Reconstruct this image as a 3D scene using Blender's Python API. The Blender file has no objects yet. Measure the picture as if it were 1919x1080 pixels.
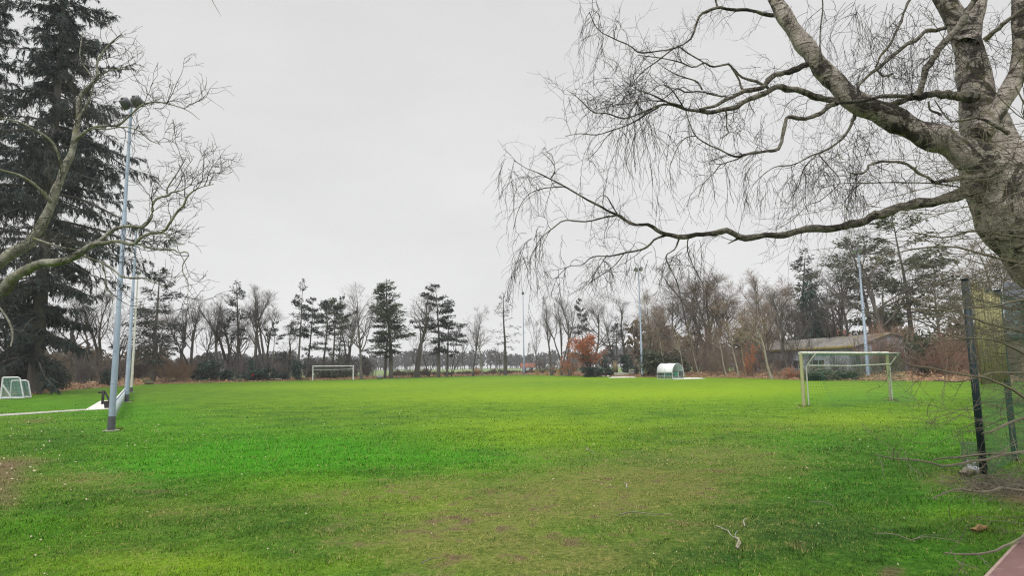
import bpy, math, random
import numpy as np
from mathutils import Matrix, Vector
S = bpy.context.scene
COL = S.collection
rad = math.radians
RNG = np.random.default_rng(11)
random.seed(5)

# ------------------------------------------------------------------ camera
F, HC, PITCH, ROLL = 1200.0, 2.0, math.atan(147/1200.0), 0.0127
cam = bpy.data.cameras.new('camera'); camo = bpy.data.objects.new('camera', cam); COL.objects.link(camo)
CM = Matrix.Translation((0, 0, HC)) @ Matrix.Rotation(math.pi/2+PITCH, 4, 'X') @ Matrix.Rotation(-ROLL, 4, 'Z')
camo.matrix_world = CM
cam.sensor_width = 36.0; cam.lens = F/1919*36; cam.clip_end = 4000; cam.clip_start = 0.05
S.camera = camo
R3 = np.array(CM.to_3x3())
def ray(px, py):
    return R3 @ np.array([(px-959.5)/F, (540-py)/F, -1.0])
def P(px, py, d):                     # point of the place seen at that pixel, d metres ahead
    r = ray(px, py); r = r*(d/r[1]); return np.array([r[0], d, HC+r[2]])
def hor(px): return 687-0.0127*(px-960)
def G(px, d, z=0.0):                  # ground point d metres ahead in that direction
    p = P(px, hor(px), d); return np.array([p[0], d, z])
def GP(px, py):                       # ground point under a pixel
    r = ray(px, py); t = -HC/r[2]; return np.array([r[0]*t, r[1]*t, 0.0])

# ------------------------------------------------------------------ scene objects
def tag(o, label=None, cat=None, group=None, kind=None):
    if label: o['label'] = label
    if cat: o['category'] = cat
    if group: o['group'] = group
    if kind: o['kind'] = kind
    return o
def empty(name, loc, label, cat, group=None, rotz=0.0, scale=None):
    o = bpy.data.objects.new(name, None); COL.objects.link(o)
    o.location = loc; o.rotation_euler = (0, 0, rotz); o.empty_display_size = 0.2
    if scale is not None: o.scale = scale
    return tag(o, label, cat, group)
def link(name, me, parent=None, loc=None):
    o = bpy.data.objects.new(name, me); COL.objects.link(o)
    if parent is not None: o.parent = parent
    if loc is not None: o.location = loc
    return o
def copy_tree(o, parent=None):
    c = o.copy(); COL.objects.link(c); c.parent = parent
    for ch in [x for x in o.children]: copy_tree(ch, c)
    return c

class MB:
    """collects vertices and faces; build() links them as one mesh object"""
    def __init__(s): s.v = []; s.q = []; s.t = []; s.n = 0; s.c = []
    def add(s, v, q=None, t=None, col=None):
        v = np.asarray(v, float).reshape(-1, 3)
        if q is not None and len(q): s.q.append(np.asarray(q, np.int64).reshape(-1, 4)+s.n)
        if t is not None and len(t): s.t.append(np.asarray(t, np.int64).reshape(-1, 3)+s.n)
        s.v.append(v); s.n += len(v)
        if col is not None: s.c.append(np.broadcast_to(np.asarray(col, float), (len(v), 4)))
    def mesh(s, name, mat, smooth=True):
        me = bpy.data.meshes.new(name)
        if s.n == 0: return me
        v = np.concatenate(s.v)
        q = np.concatenate(s.q) if s.q else np.zeros((0, 4), np.int64)
        t = np.concatenate(s.t) if s.t else np.zeros((0, 3), np.int64)
        me.vertices.add(len(v)); me.vertices.foreach_set('co', v.astype(np.float32).ravel())
        nl = q.size+t.size; me.loops.add(nl)
        me.loops.foreach_set('vertex_index', np.concatenate([q.ravel(), t.ravel()]).astype(np.int32))
        me.polygons.add(len(q)+len(t))
        me.polygons.foreach_set('loop_start', np.concatenate([np.arange(len(q))*4, q.size+np.arange(len(t))*3]).astype(np.int32))
        me.polygons.foreach_set('use_smooth', np.full(len(q)+len(t), smooth))
        me.update(calc_edges=True); me.validate()
        if s.c:
            a = me.color_attributes.new('turf', 'FLOAT_COLOR', 'POINT')
            a.data.foreach_set('color', np.concatenate(s.c).astype(np.float32).ravel())
        me.materials.append(mat)
        return me
    def build(s, name, mat, parent=None, loc=None, smooth=True):
        return link(name, s.mesh(name, mat, smooth), parent, loc)
    # shapes
    def tubes(s, Pn, R, sides=4, cap=False):
        Pn = np.asarray(Pn, float); R = np.asarray(R, float)
        N, K, _ = Pn.shape
        T = np.gradient(Pn, axis=1); T /= np.linalg.norm(T, axis=2, keepdims=True)+1e-9
        m = Pn[:, -1]-Pn[:, 0]; m = m/(np.linalg.norm(m, axis=1, keepdims=True)+1e-9)
        ref = np.where(np.abs(m[:, 2:3]) > 0.8, np.array([[1.0, 0.13, 0]]), np.array([[0, 0.11, 1.0]]))
        U = np.cross(T, ref[:, None, :]); U /= np.linalg.norm(U, axis=2, keepdims=True)+1e-9
        V = np.cross(T, U)
        a = np.arange(sides)*2*math.pi/sides
        ring = Pn[:, :, None, :]+R[:, :, None, None]*(np.cos(a)[None, None, :, None]*U[:, :, None, :]+np.sin(a)[None, None, :, None]*V[:, :, None, :])
        b = (np.arange(N)*K*sides)[:, None, None]; k = (np.arange(K-1)*sides)[None, :, None]; i = np.arange(sides)[None, None, :]; j = (i+1) % sides
        q = np.stack([b+k+i, b+k+sides+i, b+k+sides+j, b+k+j], -1)
        s.add(ring.reshape(-1, 3), q.reshape(-1, 4))
        if cap:
            for n in range(N):
                for kk in (0, K-1):
                    c = Pn[n, kk]; rr = ring[n, kk]
                    ii = np.arange(sides); jj = (ii+1) % sides
                    tri = np.stack([np.full(sides, sides), ii, jj], -1)
                    if kk: tri = tri[:, ::-1]
                    s.add(np.vstack([rr, c[None]]), None, tri)
    def tube(s, pts, r, sides=8, cap=True):
        pts = np.asarray(pts, float)
        r = np.full(len(pts), r) if np.isscalar(r) else np.asarray(r, float)
        s.tubes(pts[None], r[None], sides, cap)
    def box(s, c, size, rz=0.0, M=None):
        x, y, z = np.array(size)/2.0
        v = np.array([[-x,-y,-z],[x,-y,-z],[x,y,-z],[-x,y,-z],[-x,-y,z],[x,-y,z],[x,y,z],[-x,y,z]])
        b = min(x, y, z)*0.0
        if M is not None: v = v @ np.array(M).T
        cs, sn = math.cos(rz), math.sin(rz)
        v = v @ np.array([[cs, sn, 0], [-sn, cs, 0], [0, 0, 1]])+np.asarray(c, float)
        s.add(v, [[0,3,2,1],[4,5,6,7],[0,1,5,4],[1,2,6,5],[2,3,7,6],[3,0,4,7]])
    def prism(s, poly, z0, z1):
        n = len(poly); p = np.asarray(poly, float)
        v = np.vstack([np.c_[p[:, :2], np.full(n, z0)], np.c_[p[:, :2], np.full(n, z1)]])
        q = [[i, (i+1) % n, n+(i+1) % n, n+i] for i in range(n)]
        t = []
        for i in range(1, n-1): t += [[0, i+1, i], [n, n+i, n+i+1]]
        s.add(v, q, t)
    def sprays(s, c, d, L, W, rng, fold=0.0):
        """leaf or needle sprays: a pointed quad from c along d"""
        c = np.asarray(c, float); N = len(c)
        d = d/(np.linalg.norm(d, axis=1, keepdims=True)+1e-9)
        o = np.cross(d, rng.normal(size=(N, 3))); o /= np.linalg.norm(o, axis=1, keepdims=True)+1e-9
        L = np.broadcast_to(np.asarray(L, float), (N,))[:, None]; W = np.broadcast_to(np.asarray(W, float), (N,))[:, None]
        v = np.stack([c, c+d*L*0.45+o*W, c+d*L, c+d*L*0.45-o*W], 1)
        s.add(v.reshape(-1, 3), np.arange(N*4).reshape(N, 4))

# ------------------------------------------------------------------ materials
def newmat(name):
    m = bpy.data.materials.new(name); m.use_nodes = True
    nt = m.node_tree; return m, nt, nt.nodes['Principled BSDF']
def N(nt, t, **kw):
    n = nt.nodes.new(t)
    for k, v in kw.items():
        if k in n.inputs: n.inputs[k].default_value = v
        else: setattr(n, k, v)
    return n
def mixc(nt, f, a, b, mode='MIX'):
    n = nt.nodes.new('ShaderNodeMix'); n.data_type = 'RGBA'; n.blend_type = mode
    for idx, val in ((0, f), (6, a), (7, b)):
        if hasattr(val, 'links'): nt.links.new(val, n.inputs[idx])
        else: n.inputs[idx].default_value = val if idx == 0 else (*val, 1.0)
    return n.outputs[2]
def mth(nt, op, a, b=None, clamp=False):
    n = nt.nodes.new('ShaderNodeMath'); n.operation = op; n.use_clamp = clamp
    for i, v in enumerate((a, b)):
        if v is None: continue
        if hasattr(v, 'links'): nt.links.new(v, n.inputs[i])
        else: n.inputs[i].default_value = v
    return n.outputs[0]
def noise(nt, scale, detail=4, rough=0.55, vec=None, dist=0.0):
    n = nt.nodes.new('ShaderNodeTexNoise'); n.inputs['Scale'].default_value = scale; n.inputs['Detail'].default_value = detail
    n.inputs['Roughness'].default_value = rough; n.inputs['Distortion'].default_value = dist
    if vec is not None: nt.links.new(vec, n.inputs['Vector'])
    return n.outputs[0]
def ramp(nt, f, lo, hi):
    n = nt.nodes.new('ShaderNodeMapRange'); n.inputs[1].default_value = lo; n.inputs[2].default_value = hi
    nt.links.new(f, n.inputs[0]); return n.outputs[0]
def coords(nt, scale=(1, 1, 1), kind='Object'):
    tc = nt.nodes.new('ShaderNodeTexCoord'); mp = nt.nodes.new('ShaderNodeMapping'); mp.inputs['Scale'].default_value = scale
    nt.links.new(tc.outputs[kind], mp.inputs['Vector']); return mp.outputs[0]
def bump(nt, bs, h, strength=0.4, dist=0.02):
    b = nt.nodes.new('ShaderNodeBump'); b.inputs['Strength'].default_value = strength; b.inputs['Distance'].default_value = dist
    nt.links.new(h, b.inputs['Height']); nt.links.new(b.outputs[0], bs.inputs['Normal'])
def simple(name, a, b=None, scale=3.0, rough=0.8, stretch=(1, 1, 1), bmp=0.0, c=None, cscale=9.0, clo=0.55, chi=0.7, vary=0.0, metal=0.0, spec=0.3, trans=0.0):
    m, nt, bs = newmat(name)
    vec = coords(nt, stretch)
    n1 = noise(nt, scale, 5, 0.6, vec)
    col = mixc(nt, ramp(nt, n1, 0.32, 0.68), a, b if b else tuple(x*0.75 for x in a))
    if c: col = mixc(nt, ramp(nt, noise(nt, cscale, 5, 0.65, vec), clo, chi), col, c)
    if vary:
        oi = nt.nodes.new('ShaderNodeObjectInfo')
        g = nt.nodes.new('ShaderNodeHueSaturation'); nt.links.new(col, g.inputs['Color'])
        v = nt.nodes.new('ShaderNodeMapRange'); v.inputs[3].default_value = 1-vary; v.inputs[4].default_value = 1+vary
        nt.links.new(oi.outputs['Random'], v.inputs[0]); nt.links.new(v.outputs[0], g.inputs['Value']); col = g.outputs[0]
    nt.links.new(col, bs.inputs['Base Color'])
    bs.inputs['Roughness'].default_value = rough; bs.inputs['Metallic'].default_value = metal
    bs.inputs['Specular IOR Level'].default_value = spec
    if bmp: bump(nt, bs, noise(nt, scale*3, 5, 0.6, vec), bmp, 0.02)
    return m
def leafmat(name, a, b, scale=0.7, vary=0.0, trans=0.25, rough=0.7):
    """foliage: colour varies per leaf (island) and by clump"""
    m, nt, bs = newmat(name)
    gi = nt.nodes.new('ShaderNodeNewGeometry')
    f = mth(nt, 'ADD', mth(nt, 'MULTIPLY', gi.outputs['Random Per Island'], 0.6), mth(nt, 'MULTIPLY', noise(nt, scale, 3, 0.5, coords(nt)), 0.5), True)
    col = mixc(nt, f, a, b)
    nt.links.new(col, bs.inputs['Base Color']); bs.inputs['Roughness'].default_value = rough; bs.inputs['Specular IOR Level'].default_value = 0.25
    if trans:
        tr = nt.nodes.new('ShaderNodeBsdfTranslucent'); nt.links.new(col, tr.inputs['Color'])
        mx = nt.nodes.new('ShaderNodeMixShader'); mx.inputs[0].default_value = trans
        nt.links.new(bs.outputs[0], mx.inputs[1]); nt.links.new(tr.outputs[0], mx.inputs[2])
        nt.links.new(mx.outputs[0], nt.nodes['Material Output'].inputs['Surface'])
    return m

M = {}
M['bark'] = simple('bark', (.125, .112, .10), (.07, .063, .056), 2.5, .9, (1, 1, .25), .5, vary=.2)
M['bark_mossy'] = simple('bark_mossy', (.18, .16, .12), (.10, .09, .068), 2.5, .9, (1, 1, .25), .5, (.11, .12, .045), 1.2, .5, .65, vary=.15)
M['twig'] = simple('twig', (.135, .12, .112), (.085, .076, .072), .5, .9, vary=.2)
M['twig_brown'] = simple('twig_brown', (.27, .215, .17), (.16, .128, .105), .4, .9, vary=.25)
M['twig_red'] = simple('twig_red', (.30, .185, .135), (.17, .105, .08), .4, .9, vary=.25)
M['twig_tan'] = simple('twig_tan', (.30, .235, .165), (.19, .15, .10), .4, .9, vary=.2)
M['bark_pale'] = simple('bark_pale', (.36, .33, .27), (.22, .195, .155), 3, .9, (1, 1, .3), .3)
M['needle'] = leafmat('needle', (.022, .030, .028), (.060, .072, .058), .35, trans=.12)
M['needle_green'] = leafmat('needle_green', (.042, .058, .034), (.115, .135, .075), .35, trans=.15)
M['needle_spruce'] = leafmat('needle_spruce', (.014, .023, .025), (.055, .074, .066), .25, trans=.10)
M['holly'] = leafmat('holly', (.022, .042, .038), (.055, .090, .068), .5, trans=.08, rough=.45)
M['laurel'] = leafmat('laurel', (.035, .048, .03), (.085, .10, .06), .5, trans=.08, rough=.5)
M['beech_leaf'] = leafmat('beech_leaf', (.34, .09, .028), (.58, .21, .08), .8, trans=.3)
M['fallen_leaf'] = leafmat('fallen_leaf', (.17, .085, .045), (.52, .36, .21), .15, trans=.05)
M['pale_leaf'] = leafmat('pale_leaf', (.35, .30, .16), (.68, .62, .48), .3, trans=.05)
M['bramble'] = leafmat('bramble', (.07, .065, .045), (.17, .13, .09), .2, trans=.1)
M['dead_leaf_twig'] = leafmat('dead_leaf_twig', (.16, .10, .06), (.30, .19, .11), .3, trans=.15)
M['galv'] = simple('galvanised_steel', (.33, .40, .50), (.24, .29, .37), 6, .5, (1, 1, .3), 0, (.13, .14, .16), 14, .66, .75, metal=.25, spec=.5)
M['galv_dark'] = simple('mast_collar', (.10, .105, .115), (.06, .06, .07), 9, .6, bmp=.2)
M['lamp_metal'] = simple('lamp_housing', (.10, .10, .11), (.06, .06, .065), 5, .5, metal=.3, spec=.5)
M['lamp_glass'] = simple('lamp_glass', (.35, .36, .40), (.25, .26, .3), 5, .15, spec=.6)
M['white_paint'] = simple('white_paint', (.72, .73, .74), (.55, .56, .58), 5, .5, bmp=.05, spec=.4)
M['white_old'] = simple('weathered_white_paint', (.62, .62, .56), (.42, .42, .36), 6, .6, (1, 1, .4), .1, (.22, .24, .14), 9, .6, .72)
M['post_wood'] = simple('mossy_post', (.42, .43, .24), (.28, .28, .14), 5, .8, (1, 1, .2), .2, (.13, .11, .07), 9, .58, .7)
M['net_green'] = simple('net_green', (.05, .20, .11), (.03, .13, .07), 2, .8)
M['net_grey'] = simple('net_dark', (.10, .11, .08), (.06, .07, .05), 2, .8)
M['net_teal'] = simple('net_teal', (.25, .42, .36), (.16, .32, .27), 2, .8)
M['fence_green'] = simple('fence_green', (.016, .034, .045), (.01, .02, .028), 4, .5, bmp=.1, spec=.4)
M['mesh_green'] = simple('mesh_green', (.045, .12, .07), (.03, .08, .045), 4, .6)
M['mossy_board'] = simple('mossy_board', (.38, .35, .17), (.18, .17, .08), 2.2, .9, (5, 5, .45), .4, (.055, .05, .035), 3.0, .52, .7)
M['table_red'] = simple('table_red', (.22, .115, .105), (.17, .09, .085), 3.0, .65, bmp=.08, c=(.30, .19, .17), cscale=14)
M['table_edge'] = simple('table_edge', (.33, .25, .2), (.25, .18, .15), 6, .7)
M['concrete'] = simple('concrete', (.62, .60, .56), (.50, .48, .45), 1.3, .9, bmp=.15)
M['concrete_old'] = simple('concrete_old', (.40, .39, .34), (.27, .27, .22), 2.0, .9, bmp=.2, c=(.14, .16, .08), cscale=4)
M['black_metal'] = simple('black_metal', (.02, .02, .023), (.03, .028, .027), 4, .55)
M['black_plastic'] = simple('black_plastic', (.022, .018, .024), (.035, .028, .035), 3, .5)
M['board_white'] = simple('board_white', (.60, .65, .70), (.50, .55, .61), 1.2, .6)
M['poly_white'] = simple('poly_white', (.78, .79, .80), (.72, .73, .75), 1.0, .25, spec=.6)
M['alu'] = simple('alu', (.62, .64, .66), (.55, .57, .59), 2, .4, metal=.4, spec=.5)
M['bench_green'] = simple('bench_green', (.04, .55, .32), (.03, .42, .25), 2, .4)
M['stone'] = simple('stone', (.26, .26, .24), (.15, .15, .14), 2.5, .9, bmp=.5, c=(.32, .33, .26), cscale=5)
M['wood_cut'] = simple('wood_cut', (.62, .44, .20), (.50, .34, .15), 12, .8)
M['wood_chip'] = simple('wood_rot', (.33, .21, .09), (.16, .10, .05), 9, .9, (1, 1, 3), .6, (.10, .09, .03), 6)
M['red_ball'] = simple('red_ball', (.62, .03, .04), (.5, .02, .03), 3, .5)
M['paper'] = simple('paper', (.72, .72, .74), (.55, .56, .6), 8, .8)
M['wire'] = simple('wire', (.16, .17, .18), (.11, .115, .12), 8, .5, metal=.4)
M['barn_wall'] = simple('barn_wall', (.50, .55, .61), (.34, .38, .43), .5, .8, (3, 3, .3), .15, (.22, .23, .22), .8, .6, .8)
M['barn_roof'] = simple('barn_roof', (.25, .23, .21), (.15, .14, .13), .8, .9, (1, 1, 1), .2, (.26, .22, .06), .5, .56, .66)
M['fascia'] = simple('fascia', (.34, .28, .08), (.20, .17, .07), .8, .9, c=(.12, .11, .08), cscale=2)
M['window_dark'] = simple('window_dark', (.03, .035, .04), (.05, .055, .06), 2, .15, spec=.6)
M['roof_red'] = simple('roof_red', (.20, .075, .045), (.14, .055, .035), .8, .85, (1, 1, 4), .3)
M['roof_grey'] = simple('roof_grey', (.24, .23, .21), (.15, .15, .14), .7, .85, bmp=.2)
M['roof_dark'] = simple('roof_dark', (.075, .085, .10), (.05, .055, .065), .7, .8, (1, 1, 5), .2)
M['brick'] = simple('brick', (.30, .14, .11), (.20, .09, .07), 3, .9, (1, 1, 3), .3, (.42, .34, .31), 2.0, .5, .7)
M['pillar_wood'] = simple('pillar_wood', (.26, .22, .14), (.15, .125, .08), 2, .9, (3, 3, .4), .3)

def birch_bark(name, pale, grey):
    m, nt, bs = newmat(name)
    v = coords(nt)
    n1 = noise(nt, 6, 6, .6, v)
    col = mixc(nt, ramp(nt, n1, .35, .65), pale, grey)
    vs = coords(nt, (3.0, 3.0, 16.0))
    col = mixc(nt, mth(nt, 'MULTIPLY', ramp(nt, noise(nt, 2.2, 5, .72, vs), .53, .60), .8), col, (.035, .03, .027))
    col = mixc(nt, mth(nt, 'MULTIPLY', ramp(nt, noise(nt, 2.6, 5, .68, v, .9), .50, .555), .9), col, (.04, .033, .028))
    col = mixc(nt, mth(nt, 'MULTIPLY', ramp(nt, noise(nt, 3.4, 5, .6, coords(nt, (1.3, 1, .8))), .55, .7), .6), col, (.15, .14, .05))
    vo = nt.nodes.new('ShaderNodeTexVoronoi'); vo.feature = 'DISTANCE_TO_EDGE'; vo.inputs['Scale'].default_value = 7.0
    wv = nt.nodes.new('ShaderNodeVectorMath'); wv.operation = 'ADD'; nz = nt.nodes.new('ShaderNodeTexNoise'); nz.inputs['Scale'].default_value = 5.0; nt.links.new(v, nz.inputs['Vector'])
    sv = nt.nodes.new('ShaderNodeVectorMath'); sv.operation = 'SCALE'; sv.inputs['Scale'].default_value = .35; nt.links.new(nz.outputs['Color'], sv.inputs[0])
    nt.links.new(coords(nt, (1.3, 1.3, .6)), wv.inputs[0]); nt.links.new(sv.outputs[0], wv.inputs[1]); nt.links.new(wv.outputs[0], vo.inputs['Vector'])
    ck = mth(nt, 'MULTIPLY', ramp(nt, vo.outputs['Distance'], .055, .0), ramp(nt, noise(nt, 1.3, 3, .5, v), .42, .55))
    col = mixc(nt, mth(nt, 'MULTIPLY', ck, .85), col, (.03, .027, .025))
    nt.links.new(col, bs.inputs['Base Color']); bs.inputs['Roughness'].default_value = .85; bs.inputs['Specular IOR Level'].default_value = .2
    bump(nt, bs, mth(nt, 'ADD', mth(nt, 'MULTIPLY', noise(nt, 26, 6, .7, v), 1.4), mth(nt, 'ADD', noise(nt, 2.2, 5, .72, vs), noise(nt, 2.6, 5, .68, v, .9))), 1.0, .045)
    return m
M['birch'] = birch_bark('birch_bark', (.66, .58, .52), (.38, .33, .295))
M['birch_limb'] = birch_bark('birch_limb_bark', (.34, .31, .26), (.19, .17, .14))
M['left_bark'] = simple('lichen_bark', (.36, .35, .29), (.10, .095, .075), 11, .9, (1, 1, 1), 1.0, (.17, .17, .08), 5, .54, .66)
M['birch_twig'] = simple('birch_twig', (.055, .048, .045), (.038, .034, .033), 2, .9)
M['left_twig'] = simple('left_twig', (.085, .08, .072), (.05, .047, .045), 2, .9)
M['haw_twig'] = simple('thorn_twig', (.17, .15, .11), (.085, .075, .058), 4, .9, c=(.16, .17, .08), cscale=5)
# ------------------------------------------------------------------ sky and sun
SUN_EL, SUN_AZ = 46.0, 205.0          # azimuth clockwise from +Y: behind the camera, slightly left
w = bpy.data.worlds.new('World'); S.world = w; w.use_nodes = True
nt = w.node_tree; bg = nt.nodes['Background']
sky = nt.nodes.new('ShaderNodeTexSky'); sky.sky_type = 'NISHITA'; sky.sun_disc = False
sky.sun_elevation = rad(SUN_EL); sky.sun_rotation = rad(SUN_AZ); sky.dust_density = 4.0
hs = nt.nodes.new('ShaderNodeHueSaturation'); hs.inputs['Saturation'].default_value = 0.12; hs.inputs['Value'].default_value = 1.0
nt.links.new(sky.outputs[0], hs.inputs['Color'])
tc = nt.nodes.new('ShaderNodeTexCoord'); sx = nt.nodes.new('ShaderNodeSeparateXYZ'); nt.links.new(tc.outputs['Generated'], sx.inputs[0])
cr = nt.nodes.new('ShaderNodeValToRGB')  # cloud deck: paler near the horizon, much brighter overhead where the sun stands behind it
e = cr.color_ramp.elements
def G3(v, b=1.0): return (v, v, v*b, 1)
e[0].position = 0.0; e[0].color = G3(.25); e[1].position = 1.0; e[1].color = G3(1.3)
for pos, v in ((.495, .30), (.505, .475), (.60, .425), (.78, .385), (.86, 1.2), (.94, 1.3)):
    k = e.new(pos); k.color = G3(v)
up = mth(nt, 'ADD', mth(nt, 'MULTIPLY', sx.outputs[2], 0.5), 0.5)
nt.links.new(up, cr.inputs[0])
cl = noise(nt, 2.4, 5, .5, coords(nt, (1, 1, 2.4), 'Generated'))
cv = nt.nodes.new('ShaderNodeMapRange'); cv.inputs[1].default_value = .3; cv.inputs[2].default_value = .7; cv.inputs[3].default_value = .94; cv.inputs[4].default_value = 1.05
nt.links.new(cl, cv.inputs[0])
deck = nt.nodes.new('ShaderNodeVectorMath'); deck.operation = 'SCALE'; nt.links.new(cr.outputs[0], deck.inputs[0])
nt.links.new(mth(nt, 'MULTIPLY', cv.outputs[0], 19.0), deck.inputs['Scale'])
nt.links.new(mixc(nt, .97, (0, 0, 0), deck.outputs[0]), bg.inputs['Color'])
mx = [n for n in nt.nodes if n.type == 'MIX'][0]
nt.links.new(hs.outputs[0], mx.inputs[6])
bg.inputs['Strength'].default_value = 0.10
sl = bpy.data.lights.new('sun', 'SUN'); sl.energy = 1.5; sl.angle = rad(22); sl.color = (1.0, .96, .90)
so = bpy.data.objects.new('sun', sl); COL.objects.link(so)
so.rotation_euler = (rad(90-SUN_EL), 0, rad(180-SUN_AZ)+math.pi*0)
sd = Vector((math.sin(rad(SUN_AZ))*math.cos(rad(SUN_EL)), math.cos(rad(SUN_AZ))*math.cos(rad(SUN_EL)), math.sin(rad(SUN_EL))))
so.rotation_euler = sd.to_track_quat('Z', 'Y').to_euler(); so.location = (0, -20, 60)
S.render.engine = 'CYCLES'; S.cycles.use_denoising = True; S.cycles.denoising_prefilter = 'NONE'; S.cycles.filter_width = 1.15
S.view_settings.view_transform = 'Standard'; S.view_settings.look = 'None'; S.view_settings.exposure = 0.0; S.view_settings.gamma = 1.0

# ------------------------------------------------------------------ the ground
BND = [(-1500, 34), (-700, 42), (-400, 46), (-100, 50), (0, 53), (64, 58), (110, 66), (150, 74), (215, 83), (250, 91), (300, 98), (420, 104), (560, 112), (680, 117),
       (760, 128), (860, 141), (970, 152), (1050, 133), (1100, 118), (1200, 104), (1300, 98), (1400, 87), (1480, 76), (1560, 71), (1700, 66), (1820, 62), (1919, 58), (2200, 50), (2600, 40), (3400, 30)]
BU = np.array([b[0] for b in BND], float); BD = np.array([b[1] for b in BND], float)
def bd(u): return np.interp(u, BU, BD)
def ux(x, y): return 959.5+F*x/np.maximum(y, .5)
# worn, lush, bare and yellowish areas of the turf: (px, py, rx, ry pixels, amount)
def blob(lst, x, y):
    r = np.zeros_like(x)
    for (px, py, rx, ry, a) in lst:
        c = GP(px, py); n = GP(px, py-ry*.8) if py-ry*.8 > hor(px)+9 else G(px, 150); f = GP(px, py+ry*.8)
        wx = abs(GP(px+rx, py)[0]-c[0]); wy0 = abs(n[1]-c[1])+.1; wy1 = abs(f[1]-c[1])+.1
        # skewed ellipse along the line of sight
        xx = x-c[0]-(y-c[1])*c[0]/c[1]; yy = y-c[1]
        wy = np.where(yy > 0, wy0, wy1)
        r += a*np.exp(-((xx/wx)**2+(yy/wy)**2))
    return np.clip(r, 0, 1)
LUSH = [(330, 830, 240, 60, .45), (560, 870, 260, 60, .5), (700, 835, 260, 45, .42), (880, 860, 160, 22, .5), (300, 880, 130, 30, .6), (250, 775, 90, 25, .5), (1500, 830, 120, 30, .55),
        (1540, 900, 220, 40, .45), (1760, 830, 110, 45, .55), (1750, 1040, 120, 40, .5), (90, 760, 120, 18, .4), (500, 850, 160, 30, .6), (1750, 940, 120, 30, .4), (60, 990, 80, 30, .5), (1100, 1000, 70, 20, .3), (1600, 745, 250, 18, .4)]
WEAR = [(1150, 900, 230, 45, .9), (1000, 960, 260, 60, .9), (620, 930, 160, 28, .65), (900, 1040, 220, 40, .85), (1080, 1060, 200, 40, .8), (1340, 850, 160, 30, .75), (1250, 920, 150, 40, .7), (330, 960, 110, 26, .6), (160, 900, 120, 25, .8),
        (760, 1000, 200, 50, .55), (250, 1040, 160, 30, .35), (1450, 880, 90, 22, .5), (1350, 1000, 180, 40, .45), (1780, 900, 60, 25, .8), (1450, 800, 250, 22, .35), (800, 910, 100, 20, .6), (1040, 850, 90, 12, .5)]
SOIL_CONTACT = [(10, 880, 60, 26, .42), (-40, 905, 80, 50, .35), (62, 866, 60, 10, .38), (65, 790, 32, 6, .5), (10, 940, 34, 26, .4), (0, 905, 40, 40, .2), (215, 807, 16, 3, .35), (1500, 763, 14, 2.5, .4), (1665, 748, 14, 2.5, .35), (1850, 915, 50, 12, .9), (810, 972, 22, 5, .6), (620, 993, 22, 4, .6), (1000, 950, 25, 4, .4), (860, 983, 30, 4, .5), (1670, 1072, 28, 8, .9), (285, 924, 40, 4, .5), (1930, 930, 60, 20, .9), (1500, 1030, 30, 8, .3)]  # bare soil; tiny spots at mast and goal posts also paint contact shade
YELL = [(1400, 735, 520, 30, .75), (900, 740, 420, 22, .6), (1600, 790, 200, 25, .55), (1000, 800, 260, 25, .55), (600, 725, 300, 8, .5), (1000, 712, 520, 8, .55), (700, 940, 300, 22, .45), (300, 1060, 220, 25, .5), (1000, 830, 150, 20, .4), (1780, 960, 80, 12, .6), (520, 905, 150, 14, .4), (1620, 960, 100, 14, .3)]
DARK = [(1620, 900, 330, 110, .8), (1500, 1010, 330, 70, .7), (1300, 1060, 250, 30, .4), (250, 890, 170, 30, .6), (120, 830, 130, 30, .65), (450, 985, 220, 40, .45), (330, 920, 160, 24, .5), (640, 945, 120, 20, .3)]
def turf(x, y):
    return np.stack([blob(WEAR, x, y), blob(LUSH, x, y), blob(SOIL_CONTACT, x, y), .5+.5*(blob(YELL, x, y)-blob(DARK, x, y))], -1)
_ph = RNG.uniform(0, 6.28, 40); _kx = RNG.normal(0, 1, 40); _ky = RNG.normal(0, 1, 40)
def rough(x, y, s=1.0):               # smooth pseudo noise, about -1..1
    r = np.zeros_like(x)
    for i in range(14): r += np.sin((_kx[i]*x+_ky[i]*y)*s*(1+.25*i)+_ph[i])/(1+.25*i)
    return r/3.2
def near_z(x, y): return .035*rough(x, y, .9)*np.exp(-((y-9)/14)**2)

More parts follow.
